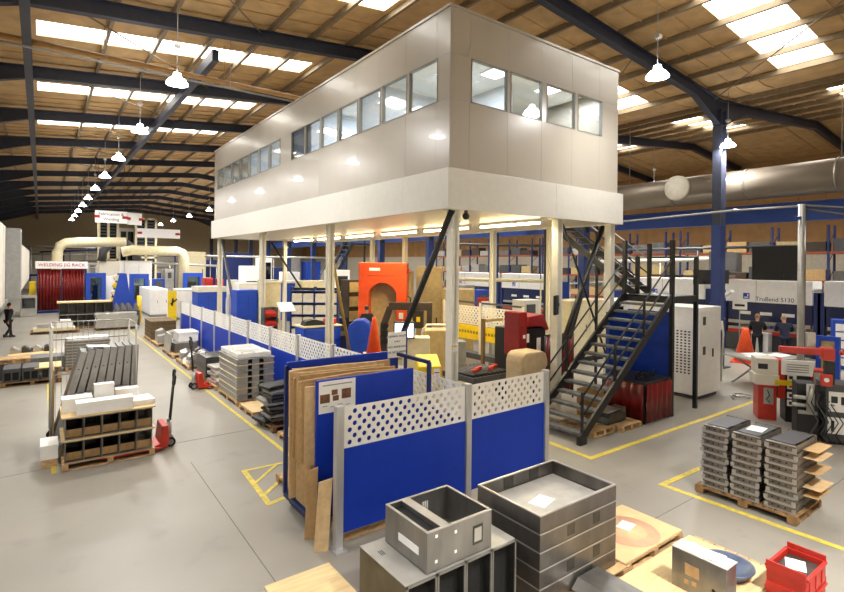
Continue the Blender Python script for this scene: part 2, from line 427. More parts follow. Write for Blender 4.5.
# sprinkler pipe and conduit across the roof on the left
b = MB(); b.tube((X0, 18.2, 10.14), (21.5, 18.2, 10.14), .085, 12)
for x in (-2, 1.5, 5, 10, 15, 19): b.tube((x, 18.2, 10.14), (x, 18.2, zdeck(x)-.03), .015, 6)
tag(b.obj('sprinkler_pipe', mat('tan_pipe_paint', '#b98d55', .5)), 'long tan sprinkler pipe crossing under the roof at the upper left', 'pipe')
b = MB(); b.tube((X0, 17.5, 9.75), (7.15, 17.5, 9.75), .035, 8)
for x in (-2, 1.5, 5): b.tube((x, 17.5, 9.75), (x, 17.5, zdeck(x)-.03), .01, 6)
tag(b.obj('cable_conduit', m_galv), 'thin grey conduit just below the tan sprinkler pipe', 'conduit')
# ================================================================ the office block on columns
MX0, MX1, MY0, MY1 = 7.22, 13.97, 8.8, 28.45
FZ0, FZ1, TZ = 5.25, 6.16, 9.80
m_panel = mat('white_wall_panel', '#b5ada0', .3, var=.02, scale=1.2, coat=.12)
m_fascia = mat('fascia_panel', '#d9d6cd', .35, var=.02)
m_soffit = mat('soffit_panel', '#e2d9bd', .35, var=.03)
m_colw = mat('white_column_paint', '#dedacb', .4, var=.03)
T = thing('raised_office', 'large white office block raised on white columns with a band of windows', 'office', (0,0,0))
e = .12
def panelwall(b, along, fixed, inward, a0, a1, wins, step=1.25):
    """wall of tall panels; wins = [(lo, hi)] openings between z 7.75 and 8.77"""
    th = .08
    def B(lo, hi, z0, z1):
        if hi-lo < .004: return
        if along == 'y': b.box(min(fixed, fixed+inward*th), lo, z0, max(fixed, fixed+inward*th), hi, z1)
        else: b.box(lo, min(fixed, fixed+inward*th), z0, hi, max(fixed, fixed+inward*th), z1)
    cuts = [a0]; x = a0+.5
    while x < a1-.3: cuts.append(x); x += step
    cuts.append(a1)
    for lo, hi in zip(cuts, cuts[1:]):
        B(lo, hi, FZ1-.02, 7.75); B(lo, hi, 8.77, TZ)
    s = a0
    for lo, hi in wins: B(s, lo, 7.75, 8.77); s = hi
    B(s, a1, 7.75, 8.77)
winL = [(9.37+1.247*k, 9.37+1.247*k+1.15) for k in range(7)]+[(19.08+1.262*k, 19.08+1.262*k+1.16) for k in range(7)]
winF = [(7.97,9.16),(9.27,10.43),(10.62,11.8),(11.92,13.05)]
xw, yw = MX0+e, MY0+e
b = MB(); panelwall(b, 'y', xw, 1, yw, MY1-e, winL); b.obj('long_wall', m_panel, T, bev=.006)
b = MB(); panelwall(b, 'x', yw, 1, xw+.08, MX1-e, winF); b.obj('end_wall', m_panel, T, bev=.006)
b = MB(); panelwall(b, 'y', MX1-e, -1, yw+.08, MY1-e, []); b.obj('rear_wall', m_panel, T)
b = MB(); panelwall(b, 'x', MY1-e, -1, xw+.08, MX1-e-.08, []); b.obj('far_wall', m_panel, T)
b = MB(); b.box(xw-.03, yw-.03, TZ, MX1-e+.03, MY1-e+.03, TZ+.06); b.box(xw+.1, yw+.1, TZ-.12, MX1-.3, MY1-.3, TZ-.02)
for k in range(8): b.cb(xw+.12, yw+.6+k*2.5, TZ+.09, .12, .06, .08)
b.obj('roof_trim', m_panel, T)
for lo, hi in winL:
    f = MB(); d = .02
    for z in (7.75, 8.77-d): f.box(xw-.012, lo, z, xw+.09, hi, z+d)
    for y in (lo, hi-d): f.box(xw-.012, y, 7.75, xw+.09, y+d, 8.77)
    fo = f.obj('window', mat('window_frame_grey', '#8d8a82', .5), T)
    g = MB(); g.box(xw+.03, lo+d, 7.75+d, xw+.045, hi-d, 8.77-d); g.obj('pane', m_glass, fo)
for lo, hi in winF:
    f = MB(); d = .02
    for z in (7.75, 8.77-d): f.box(lo, yw-.012, z, hi, yw+.09, z+d)
    for x in (lo, hi-d): f.box(x, yw-.012, 7.75, x+d, yw+.09, 8.77)
    fo = f.obj('window', mat('window_frame_grey', '#8d8a82', .5), T)
    g = MB(); g.box(lo+d, yw+.03, 7.75+d, hi-d, yw+.045, 8.77-d); g.obj('pane', m_glass, fo)
# fascia, floor and soffit
b = MB()
ys = [MY0, 10.6, 13.2, 15.8, 18.4, 21, 23.6, 26.2, MY1]
for a, c in zip(ys, ys[1:]): b.box(MX0, a, FZ0, MX0+.06, c, FZ1); b.box(MX1-.06, a, FZ0, MX1, c, FZ1)
xs = [MX0+.06, 10.9, MX1-.06]
for a, c in zip(xs, xs[1:]): b.box(a, MY0, FZ0, c, MY0+.06, FZ1); b.box(a, MY1-.06, FZ0, c, MY1, FZ1)
b.box(MX0+.06, MY0+.06, FZ1-.05, xw+.02, MY1-.06, FZ1-.01); b.box(MX0+.06, MY0+.06, FZ1-.05, MX1-.06, yw+.02, FZ1-.01)
b.obj('fascia', m_fascia, T, bev=.006)
b = MB()
y = MY0+.06
while y < MY1-.1:
    b.box(MX0+.06, y, FZ0+.03, MX1-.06, min(y+.6, MY1-.06), FZ0+.08); y += .6
b.box(MX0+.06, MY0+.06, 6.02, MX1-.06, MY1-.06, 6.12)
b.obj('soffit', m_soffit, T, bev=.008)
# ceiling and inner partition seen through the windows
b = MB(); b.box(xw+.1, yw+.1, 9.3, MX1-.3, MY1-.3, 9.34); b.obj('inner_ceiling', m_white, T)
b = MB(); b.box(10.9, yw+1.6, 6.12, 11.0, MY1-.4, 9.3)
for y in (13, 16.5, 19, 23): b.box(xw+.1, y, 6.12, 10.9, y+.08, 9.3)
b.obj('inner_partition', mat('inner_wall_paint', '#d3d8df', .5, var=.03), T)
# columns
cols = [(7.62,9.1),(7.62,15.34),(7.62,21.72),(7.62,28.2),(11.32,9.1),(13.75,9.1),(10.7,27.0),(13.7,22.8),(13.7,19.85),(13.7,14.0),(13.7,11.3)]
for i, (x, y) in enumerate(cols):
    w_ = .105 if i < 6 else .09; b = MB()
    b.box(x-w_, y-w_, 0, x+w_, y-w_+.02, FZ0+.03); b.box(x-w_, y+w_-.02, 0, x+w_, y+w_, FZ0+.03); b.box(x-.012, y-w_, 0, x+.012, y+w_, FZ0+.03)
    if i in (0, 4, 5): b.box(x-w_, y-w_+.02, .02, x+w_, y+w_-.02, FZ0+.03)
    b.box(x-.2, y-.2, 0, x+.2, y+.2, .025); b.box(x-.17, y-.17, FZ0, x+.17, y+.17, FZ0+.03)
    b.obj('column', m_colw, T)
def brace(p, q, r=.07, m=m_blk, nm='brace'):
    b = MB(); b.tube(p, q, r, 10); b.obj(nm, m, T)
brace((7.5, 9.0, 5.24), (7.5, 12.3, .05), .075)
brace((13.7, 9.3, 5.2), (11.45, 9.32, 1.0), .075); brace((13.75, 9.4, 5.2), (12.3, 9.4, 1.9), .05, m_greyd); brace((11.45, 9.05, 5.2), (13.6, 9.1, 1.4), .03)
brace((7.62, 27.9, 5.2), (7.62, 24.6, .1), .07, m_greyd); brace((9.9, 26.9, 5.1), (12.4, 26.9, 1.5), .05)
brace((7.7, 15.5, 4.6), (8.6, 15.6, .6), .05, mat('mustard_tube', '#8d7434', .5))
lw = MB(); lw.box(7.55, 8.97, 2.02, 7.69, 8.99, 2.2)
# camera dome below the corner
t = thing('security_camera', 'small dark dome security camera below the office corner', 'security camera', (7.85, 8.92, 5.12))
b = MB(); b.box(-.03,-.03,.06,.03,.03,.13); b.obj('bracket', m_greyd, t)
b = MB(); b.sphere((0,0,0), .085); b.obj('dome', m_black, t)
t = tag(lw.obj('notice', m_paper), 'white notice fixed on the front corner column', 'sign')
o = MB().box(7.5, 8.968, 2.13, 7.66, 8.97, 2.16).obj('heading_band', m_yellow, t)
# office lights
m_tube = emit('fluorescent_tube_glow', '#ffe9ae', 32)
for i, y in enumerate((9.3, 12.2, 15.0, 18.0, 20.9, 23.8)):
    t = thing('fluorescent_light', '%s lit fluorescent batten from the stair end under the office' % ORD[i], 'ceiling light', (10.92, y, FZ0-.105), 0, 'fluorescent battens under the office')
    b = MB(); b.box(-.05,0,.05,.05,2.45,.13); b.obj('batten', m_white, t)
    b = MB(); b.tube((0,.05,.02), (0,2.40,.02), .03, 10); b.obj('fluorescent_tube', m_tube, t)
    
    for q in (0, 2.4): b = MB(); b.box(-.03,q,-.02,.03,q+.05,.06); b.obj('end_cap', m_white, t)
    ld = bpy.data.lights.new('batten_light', 'AREA'); ld.shape = 'RECTANGLE'; ld.size = .12; ld.size_y = 2.3; ld.energy = 95; ld.color = (1,.86,.58)
    lo = bpy.data.objects.new('batten_light', ld); COL.objects.link(lo); lo.location = (10.92, y+1.2, FZ0-.17)
m_pan = emit('office_panel_glow', '#f4f8ff', 6)
k = 0
for x in (8.6, 10.0, 12.2):
    for y in (10.2, 14.6, 17.8, 21, 25.5):
        t = thing('office_ceiling_panel', 'lit ceiling panel inside the raised office', 'ceiling light', (x, y, 9.24), 0, 'lit panels inside the office')
        b = MB(); b.box(-.3,-.3,.02,.3,.3,.06); b.obj('panel_tray', m_white, t)
        b = MB(); b.box(-.28,-.28,0,.28,.28,.02); b.obj('diffuser', m_pan, t)
        k += 1
for x, y in ((9.3, 11), (9.3, 15), (9.3, 20), (9.3, 25.5), (12.6, 10.2)):
    ld = bpy.data.lights.new('office_light', 'AREA'); ld.size = 1.4; ld.energy = 110; ld.color = (.95,.97,1)
    lo = bpy.data.objects.new('office_light', ld); COL.objects.link(lo); lo.location = (x, y, 9.2)
# ================================================================ staircase
SY0, SY1, SX0, SX1, LZ = 7.12, 8.52, 9.68, 13.62, 3.2
T = thing('staircase', 'black steel staircase with open treads rising to a landing by the office', 'staircase', (0,0,0))
NT = 14
def sx(i): return SX0+.15+(SX1-SX0-.15)*i/NT
for y in (SY0, SY1):
    b = MB(); b.bar((SX0+.05, y, .12), (SX1, y, LZ-.02), .06, .2); b.box(SX0-.03, y-.05, 0, SX0+.22, y+.05, .16); b.obj('stringer', m_blk, T)
for i in range(NT):
    x = sx(i); z = LZ*(i+1)/(NT+1)
    b = MB(); b.box(x-.02, SY0+.03, z-.03, x+.24, SY1-.03, z); b.box(x-.02, SY0+.03, z-.06, x+.0, SY1-.03, z-.03); b.obj('tread', mat('worn_tread_steel', '#6c6c6a', .5, .3, var=.25, scale=10), T)
slope = LZ/(SX1-SX0)
for y in (SY0, SY1):
    for off in (.55, 1.0):
        b = MB(); b.tube((SX0+.15, y, off+.1), (SX1, y, LZ+off), .022, 8)
        if off == 1.0: b.tube((SX0+.15, y, off+.1), (SX0+.02, y, off-.1), .022, 8)
        b.obj('handrail', m_blk, T)
    for x in (SX0+.1, SX0+1.35, SX0+2.6):
        b = MB(); z = (x-SX0)*slope; b.bar((x, y, z), (x, y, z+1.08), .05, .05); b.obj('rail_post', m_blk, T)
LX1 = 15.0
b = MB(); b.box(SX1, SY0-.04, LZ-.18, LX1, SY0+.04, LZ); b.box(SX1, SY1-.04, LZ-.18, LX1, SY1+.04, LZ); b.box(SX1, SY0, LZ-.18, SX1+.08, SY1, LZ); b.box(LX1-.08, SY0, LZ-.18, LX1, SY1, LZ)
b.box(SX1, SY0, LZ-.03, LX1, SY1, LZ); b.obj('landing', m_blk, T)
for x, y, z1 in ((SX1+.02, SY0, 4.72), (SX1+.02, SY1, 4.75), (LX1-.04, SY1, 4.7), (LX1-.04, SY0, 4.3), ((SX1+LX1)/2, SY1, 4.3)):
    b = MB(); b.box(x-.05, y-.05, 0 if y == SY0 else LZ-.2, x+.05, y+.05, z1); b.obj('landing_post', m_blk, T)
b = MB()
for z in (3.75, 4.28):
    b.tube((LX1-.04, SY0, z), (LX1-.04, SY1, z), .022, 8); b.tube((SX1+.05, SY0, z), (LX1-.04, SY0, z), .022, 8)
b.obj('landing_rail', m_blk, T)
# upper flight along the office side
UX0, UX1 = 14.15, 15.0
for x in (UX0, UX1):
    b = MB(); b.bar((x, SY1, LZ), (x, 12.6, 6.1), .06, .2); b.obj('stringer', m_blk, T)
for i in range(12):
    z = LZ+(6.1-LZ)*(i+1)/13; y = SY1+.1+(12.5-SY1)*i/12.3
    b = MB(); b.box(UX0, y, z-.03, UX1, y+.25, z); b.obj('tread', MATS['worn_tread_steel'], T)
for x in (UX0, UX1):
    for off in (.55, 1.0):
        b = MB(); b.tube((x, SY1, LZ+off), (x, 12.6, 6.1+off), .022, 8); b.obj('handrail', m_galv if off == 1 else m_blk, T)
for y in (10.4, 12.6):
    b = MB(); b.bar((15, y, 0), (15, y, 6.1+1 if y > 12 else 5.4), .07, .07); b.obj('flight_post', m_blk, T)
# ================================================================ blue and white screens
def perforated(b, L, z0, z1, pitch, r, margin=.03, t=.012):
    """sheet in the plane y=0 from x=0..L with round holes in a staggered pattern (real openings)"""
    def quad(*p): b._hull([Vector((x, 0, z)) for x, z in p], (tuple(range(len(p))),))
    rows = max(1, int((z1-z0-2*margin)/(pitch*.5)))
    ph = (z1-z0-2*margin)/rows; n = int((L-2*margin)/pitch); pw = (L-2*margin)/n
    quad((0,z0),(L,z0),(L,z0+margin),(0,z0+margin)); quad((0,z1-margin),(L,z1-margin),(L,z1),(0,z1))
    quad((0,z0+margin),(margin,z0+margin),(margin,z1-margin),(0,z1-margin)); quad((L-margin,z0+margin),(L,z0+margin),(L,z1-margin),(L-margin,z1-margin))
    K = 12
    for j in range(rows):
        za = z0+margin+j*ph; zb = za+ph
        off = 0 if j % 2 == 0 else pw/2
        m = n if off == 0 else n-1
        if off:
            quad((margin,za),(margin+off,za),(margin+off,zb),(margin,zb)); quad((L-margin-off,za),(L-margin,za),(L-margin,zb),(L-margin-off,zb))
        for i in range(m):
            xa = margin+off+i*pw; xb = xa+pw; cx, cz = (xa+xb)/2, (za+zb)/2
            rr = min(r, ph*.46)
            C = []; O = []
            for k in range(K):
                a = 2*PI*(k+.5)/K; c, s = math.cos(a), math.sin(a); C.append((cx+rr*c, cz+rr*s))
                q = min((pw/2)/abs(c) if abs(c) > 1e-6 else 9, (ph/2)/abs(s) if abs(s) > 1e-6 else 9); O.append((cx+c*q, cz+s*q))
            v = [b.bm.verts.new((x, 0, z)) for x, z in C]; w = [b.bm.verts.new((x, 0, z)) for x, z in O]
            corners = [(xb,zb),(xa,zb),(xa,za),(xb,za)]
            for k in range(K):
                k2 = (k+1) % K
                f = [v[k], w[k]]
                a0 = 2*PI*(k+.5)/K; a1 = 2*PI*(k+1.5)/K
                for ci, (X_, Z_) in enumerate(corners):
                    ca = math.atan2(Z_-cz, X_-cx) % (2*PI)
                    if a0 < ca < a1: f.append(b.bm.verts.new((X_, 0, Z_)))
                f += [w[k2], v[k2]]
                b.bm.faces.new(f)
def screen(label, p, q, group='blue and white workshop screens', posts=(True, True), pitch=.155, r=.036, z=(.22, 1.40, 1.98)):
    p, q = Vector((*p, 0)), Vector((*q, 0)); d = q-p; L = d.length; a = math.atan2(d.y, d.x)
    t = thing('workshop_screen', label, 'screen', p, a, group)
    b = MB(); b.box(.062, -.02, z[0], L-.062, .02, z[1]); b.obj('solid_panel', m_blue, t)
    b = MB(); perforated(b, L-.126, z[1], z[2], pitch, r); b.xf(Matrix.Translation((.063, 0, 0))); b.obj('perforated_panel', m_white, t, solid=.012)
    for k, x in enumerate((0, L)):
        if posts[k]:
            b = MB(); b.box(x-.055, -.055, .015, x+.055, .055, z[2]+.03); b.box(x-.035, -.06, .02, x-.01, -.055, z[2]); b.box(x+.01, -.06, .02, x+.035, -.055, z[2]); b.obj('post', m_alu, t, bev=.006)
            b = MB(); b.box(x-.09, -.13, 0, x+.09, .13, .02); b.obj('foot_plate', m_alu, t)
    return t
PA, PB, PC = (3.37, 6.46), (5.76, 6.46), (7.78, 6.5)
screen('blue and white screen nearest the camera, behind the open steel drawer box', PA, PB, posts=(True, False))
screen('blue and white screen behind the stack of steel trays, ending by the staircase', PB, PC, posts=(True, True))
screen('screen running back from the front screens past the yellow bin, mostly seen from inside', (5.78, 6.585), (5.78, 8.75), posts=(False, True))
yy = 9.35
for k in range(9):
    L = 2.12
    screen('%s screen from the cardboard trolley in the long blue row beside the pallets' % ORD[k], (5.8, yy), (5.8, yy+L), posts=(k == 0, True), pitch=.15, r=.043); yy += L
screen('short blue and white screen closing the row behind the cardboard trolley', (4.35, 9.3), (5.75, 9.3), posts=(True, False))
# ================================================================ cardboard trolley
T = thing('board_trolley', 'blue wheeled trolley frame holding cardboard sheets behind the front screen', 'trolley', (0,0,0))
CX0, CX1, CY0, CY1, CZ = 3.28, 5.45, 7.12, 8.16, 2.3
b = MB()
for y in (CY0, CY1): b.bar((CX0, y, .2), (CX1, y, .2), .06, .08)
for x in (CX0, CX1): b.bar((x, CY0, .2), (x, CY1, .2), .06, .08)
b.box(CX0, CY0, .24, CX1, CY1, .26); b.obj('base_frame', m_blued, T)
for x, y in ((CX0, CY1), (CX1, CY1), (CX1, CY0)):
    b = MB(); b.bar((x, y, .2), (x, y, CZ), .06, .06); b.obj('upright', m_blued, T)
b = MB(); b.bar((CX0, CY1, CZ), (CX1, CY1, CZ), .06, .12); b.box(CX0, CY1-.02, CZ-.55, CX1, CY1+.02, CZ); b.obj('back_board', m_blue, T)
b = MB(); b.bar((CX1, CY0, CZ), (CX1, CY1, CZ), .06, .06); b.obj('top_rail', m_blued, T)
b = MB(); b.box(CX0+.05, CY0-.02, .3, CX1-.35, CY0+.03, 2.24); b.obj('front_board', m_blue, T)
for x in (CX0+.12, CX1-.12):
    for y in (CY0+.1, CY1-.08):
        b = MB(); b.tube((x, y-.025, .075), (x, y+.025, .075), .075, 14); b.box(x-.04, y-.04, .1, x+.04, y+.04, .2); b.obj('castor', m_rub, T)
t = thing('poster', 'white poster with brown photographs on the blue board of the cardboard trolley', 'poster', (3.62, 7.095, 1.98))
b = MB(); b.box(-.26, -.004, -.24, .36, .0, .24); b.obj('sheet', m_paper, t)
m_pic = mat('brown_print', '#7b5230', .6, var=.3, scale=14)
for x, z, w, h in ((-.16,-.02,.16,.13),(.0,.06,.1,.08),(.02,-.03,.1,.08),(.2,.02,.16,.15)):
    b = MB(); b.box(x-w/2, -.007, z-h/2, x+w/2, -.004, z+h/2); b.obj('picture', m_pic, t)
b = MB(); b.box(-.2, -.006, .17, .3, -.004, .185)
for k in range(4): b.box(-.2+.13*k, -.006, -.14-.02*(k%2), -.12+.13*k, -.004, -.13-.02*(k%2))
b.obj('text_lines', m_grey, t)
random.seed(3)
names = ['nearest the blue board']+['%s behind the one against the blue board' % o for o in ORD[:12]]
y = CY0+.07
for k in range(11):
    x0 = CX0-.06+random.uniform(-.05,.05); L = random.choice((1.6,1.75,1.85)); top = 2.22+random.uniform(-.1,.1); z0 = .27 if y > CY0+.63 else .955
    th = random.choice((.03,.045,.055)); b = MB(); b.prism([(0,z0),(L,z0),(L,top-.03),(L*.5,top+random.uniform(-.03,.03)),(0,top)], 'y', 0, th)
    for q in range(3): b.box(-.004, th*(q+.3)/3.3, z0, 0, th*(q+.6)/3.3, top-.02-.02*q)
    o = b.obj('cardboard_sheet', m_card if k % 3 else m_card2, loc=(x0, y, 0)); o.rotation_euler = (0, random.uniform(-.012,.012), 0)
    tag(o, 'upright bundle of cardboard in the blue trolley, %s' % names[k], 'cardboard', 'cardboard bundles in the trolley'); y += th+.022
b = MB(); b.box(CX0+.0, CY0+.06, .27, CX0+1.7, CY0+.6, .945); tag(b.obj('cardboard_box', m_card), 'plain cardboard block low in the blue trolley under the upright bundles', 'cardboard')
for (lab, x, y, w, h, th, tilt, m) in (('narrow brown cardboard strip standing between trolley and screen post', 3.1, 6.98, .16, 1.02, .05, .03, m_card), ('tan cardboard offcut leaning against the end post of the front screen', 3.07, 6.60, .2, 1.0, .04, .06, m_card2)):
    b = MB(); b.prism([(0,0),(w,0),(w*.95,h),(0,h*.93)], 'y', 0, th) 
    o = b.obj('cardboard_offcut', m, loc=(x, y, .002)); o.rotation_euler = (-.06, tilt, -.5); tag(o, lab, 'cardboard')
b = MB(); b.box(3.55, 6.6, .0, 5.3, 7.0, .12); tag(b.obj('timber_sheet', m_wood), 'strip of brown board lying on the floor under the front screen', 'board')
t = thing('waste_sign', 'white General Waste Only sign on the back corner of the cardboard trolley', 'sign', (5.43, 8.1, 2.48))
b = MB(); b.box(-.2, -.01, -.24, .2, .01, .24); b.obj('sign_board', m_paper, t)
b = MB()
for x in (.21,): b.box(x-.02, .0, -.5, x+.03, .05, .28)
b.obj('sign_post', m_blued, t)
for i, s in enumerate(('GENERAL WASTE', 'ONLY', 'NO CARDBOARD', 'OR DIRTY WASTE')): lettering(s, .052, (0, -.012, .16-.1*i), FACE_F, m_ink, t)
# ================================================================ pallets
def pallet(label, loc, rotz=0, L=1.2, W=1.0, m=None, group='wooden pallets', h=.144):
    m = m or m_wood
    t = thing('wooden_pallet', label, 'pallet', loc, rotz, group)
    b = MB(); n = max(4, round(W/.15)); g = W/n
    for i in range(n): b.box(0, i*g+.012, h-.022, L, (i+1)*g-.012, h)
    for x in (0, L/2-.05, L-.1): b.box(x, 0, h-.044, x+.1, W, h-.022)
    b.obj('deck', m, t)
    for x in (0, L/2-.05, L-.1):
        for y in (0, W/2-.07, W-.14):
            b = MB(); b.box(x, y, .022, x+.1, y+.14, h-.044); b.obj('block', m, t)
    b = MB()
    for y in (.02, W/2-.05, W-.12): b.box(0, y, 0, L, y+.1, .022)
    b.obj('bottom_board', m, t)
    return t
# ================================================================ foreground: steel trays
PZ = .144
pallet('pallet under the stack of big steel trays', (4.6, 3.72, 0), 0, 1.5, 1.2, m_wood)
TX0, TX1, TY0, TY1 = 4.52, 5.99, 3.83, 4.86
th = .205
names = ['bottom tray', 'second lowest tray', 'middle tray', 'second highest tray', 'open top tray']
for k in range(5):
    t = thing('steel_tray', '%s of the big steel tray stack before the blue screen' % names[k], 'tray', (TX0, TY0, PZ+.016+k*(th+.002)), 0, 'big steel trays')
    L, W = TX1-TX0, TY1-TY0; b = MB(); b.tray(0, 0, 0, L, W, th-.012, .012); b.obj('pan', mat('tray_steel', '#75716d', .36, .8, var=.2, scale=3, stretch=(1, 1, .35)), t, bev=.004)
    b = MB(); e_ = .028; z = th-.016
    b.box(0, 0, z, L, e_, z+.016); b.box(0, W-e_, z, L, W, z+.016); b.box(0, e_, z, e_, W-e_, z+.016); b.box(L-e_, e_, z, L, W-e_, z+.016); b.obj('rim', m_steell, t)
    for x in (.55, 1.05) if k in (3, 1, 4) else (.9,) if k == 0 else ():
        for y in ((-.004,) if k < 4 else (W-.016,)):
            b = MB(); b.box(x-.07, y, .04, x+.07, y+.005, .17); b.obj('knockout_plate', m_steeld if k < 4 else m_steell, t)
            if k == 4: b = MB(); b.box(x-.09, y-.004, .03, x+.09, y, .18); b.obj('knockout_frame', m_steeld, t)
b = MB(); b.box(.02, .02, 0, TX1-TX0-.04, TY1-TY0-.04, .004); o = b.obj('tray_liner', mat('liner_grey', '#b4b1ab', .4, .2), loc=(TX0+.01, TY0+.01, PZ+.016+4*(th+.002)+.0125)); tag(o, 'pale sheet lining the floor of the top steel tray', 'sheet')
b = MB(); b.box(-.16, -.11, 0, .16, .11, .003); o = b.obj('paper_sheet', m_paper, loc=(5.15, 4.34, PZ+.016+4*(th+.002)+.018)); o.rotation_euler = (0,0,.25); tag(o, 'white job sheet lying in the top steel tray', 'paper')
# ---------------------------------------------------------------- cabinets with the drawer box
pallet('pallet under the row of dark steel cabinets', (2.85, 3.9, 0), 0, 1.45, 1.0, m_wood)
cw = (4.28-2.79)/4
for k in range(4):
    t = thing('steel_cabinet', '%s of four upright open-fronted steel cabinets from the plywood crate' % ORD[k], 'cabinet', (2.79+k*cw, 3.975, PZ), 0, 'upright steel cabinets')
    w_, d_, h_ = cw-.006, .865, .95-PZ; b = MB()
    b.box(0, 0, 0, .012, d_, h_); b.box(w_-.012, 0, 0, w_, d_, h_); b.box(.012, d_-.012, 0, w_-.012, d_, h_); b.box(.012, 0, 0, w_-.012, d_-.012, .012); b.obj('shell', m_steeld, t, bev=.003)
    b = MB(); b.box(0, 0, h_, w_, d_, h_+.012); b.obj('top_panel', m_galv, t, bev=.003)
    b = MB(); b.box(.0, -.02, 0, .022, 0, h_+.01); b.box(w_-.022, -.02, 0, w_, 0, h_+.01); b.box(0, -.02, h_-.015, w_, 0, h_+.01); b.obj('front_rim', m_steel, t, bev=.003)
    b = MB(); b.box(.012, .1, .0+.012, w_-.012, .115, h_-.001); b.obj('inner_shade_plate', m_hole, t)  # near-black sheet painted as the shade inside the open front
    if k in (0, 3):
        b = MB()
        for q in range(3): b.cb(.1+.02*q if k == 0 else .2+.02*q, d_-.25, h_+.0125, .008, .09, .002)
        b.obj('vent_slots', m_hole, t)
bx0, bx1, by0, by1, bz0, bz1 = 3.06, 3.93, 4.0, 4.76, .964, 1.36
T = thing('drawer_box', 'open steel box with two compartments on top of the dark cabinets', 'steel box', (bx0, by0, bz0))
L, W, h_ = bx1-bx0, by1-by0, bz1-bz0
b = MB(); b.tray(0, 0, 0, L, W, h_, .012); b.box(.2, .012, .012, .212, W-.012, h_); b.box(.28, .012, .012, .292, W-.012, h_-.02); b.obj('shell', m_steel, T, bev=.004)
b = MB(); b.box(.0, 0, h_, L, .03, h_+.012); b.box(0, W-.03, h_, L, W, h_+.012); b.box(L-.03, .03, h_, L, W-.03, h_+.012); b.box(0, .03, h_, .03, W-.03, h_+.012); b.obj('rim', m_steell, T, bev=.003)
b = MB(); b.box(.03, .03, h_-.09, .2, W-.03, h_-.05); b.obj('cable_tray', m_black, T)
b = MB(); b.box(.19, .01, h_, .3, W-.01, h_+.014); b.obj('divider', m_steell, T, bev=.003)
b = MB(); b.box(-.003, .14, .13, .0, .5, .21); b.obj('slot', m_white, T)
for x, z, w, hh in ((L-.2, .2, .14, .2), (L-.2, .2, .1, .14)):
    b = MB(); b.box(x-w/2, -.003-(.003 if w < .12 else 0), z-hh/2, x+w/2, 0, z+hh/2); b.obj('knockout_plate', m_steell if w < .12 else m_steeld, T)
b = MB()
for q in range(3): b.box(.5+.03*q, W-.016, .2, .512+.03*q, W-.0118, .3)
for x, z in ((.1,.08),(.1,.33),(.35,.1),(.35,.3)): b.box(x, -.003, z, x+.03, 0, z+.03)
b.obj('punched_holes', m_white, T)
# ---------------------------------------------------------------- plywood crate, left of the cabinets
T = thing('plywood_crate', 'low crate with pale plywood lid left of the dark steel cabinets', 'crate', (2.0, 4.35, 0))
b = MB(); b.box(0, 0, .43, .78, 1.2, .455); b.obj('lid', m_ply, T, bev=.003)
b = MB(); b.box(.03, .03, .12, .74, .05, .43); b.box(.03, 1.13, .12, .74, 1.16, .43); b.box(.03, .05, .12, .05, 1.13, .43); b.box(.72, .05, .12, .74, 1.13, .43); b.obj('side_panel', m_woodd, T)
for x in (.03, .64):
    for y in (.03, .5, 1.06): b = MB(); b.box(x, y, 0, x+.1, y+.1, .12); b.obj('block', m_woodd, T)
# ---------------------------------------------------------------- pallet with round blank
pallet('pallet with a round-marked board beside the big steel trays', (6.12, 3.74, 0), 0, 1.42, .95)
b = MB(); b.box(0, 0, 0, 1.46, .97, .02)
m_pink = mat('plywood_with_pink_disc', '#d9bc8c', .75, var=.07, scale=4)
o = b.obj('plywood_sheet', m_pink, loc=(6.1, 3.76, PZ+.001)); tag(o, 'plywood sheet with a faded pink ring on the pallet beside the trays', 'plywood')
b = MB(); b.lathe([(.001,0),(.44,0),(.44,.003),(.001,.003)], n=40); b.obj('pink_ring', mat('pink_stain', '#dbab8a', .8, var=.06), o, loc=(.78, .46, .0205))
b = MB(); b.lathe([(.001,0),(.27,0),(.27,.005),(.001,.005)], n=40); b.obj('pink_disc', mat('pale_pink_stain', '#d9bc90', .8, var=.06), o, loc=(.78, .46, .0205))
b = MB(); b.box(-.13,-.1,0,.13,.1,.003); o = b.obj('paper_sheet', m_paper, loc=(6.98, 4.3, PZ+.028)); o.rotation_euler = (0,0,.2); tag(o, 'white job sheet on the pink-ringed plywood sheet', 'paper')
# ---------------------------------------------------------------- pallet with upright box, disc, gasket
pallet('pallet nearest the camera with the steel box and blue dished disc', (5.75, 2.45, 0), 0, 1.85, 1.15)
b = MB(); b.box(0, 0, 0, 1.75, 1.13, .02); tag(b.obj('plywood_sheet', m_ply, loc=(5.75, 2.5, PZ+.001)), 'plain plywood sheet under the upright steel box and blue disc', 'plywood')
UZ = PZ+.022
UX, UY = 6.17, 2.57
T = thing('upright_steel_box', 'upright punched steel box with papers on its top on the near pallet', 'steel box', (UX, UY, UZ))
b = MB(); W, L, h_ = .25, .62, .46
b.box(0, 0, 0, .012, L, h_); b.box(W-.012, 0, 0, W, L, h_); b.box(.012, 0, 0, W-.012, .012, h_); b.box(.012, L-.012, 0, W-.012, L, h_); b.obj('shell', m_steel, T, bev=.004)
b = MB(); b.box(-.01, -.01, h_, W+.01, L+.01, h_+.012); b.obj('top_panel', m_steell, T, bev=.003)
b = MB(); b.box(-.003, .3, .2, 0, .46, .33); b.box(-.003, .33, .1, 0, .38, .15); b.box(-.003, .42, .09, 0, .47, .14); b.obj('punched_opening', m_card, T)
b = MB(); b.lathe([(.02,-.003),(.02,0)], (0,.14,.16), 10, 'x'); b.obj('punched_hole', m_hole, T)
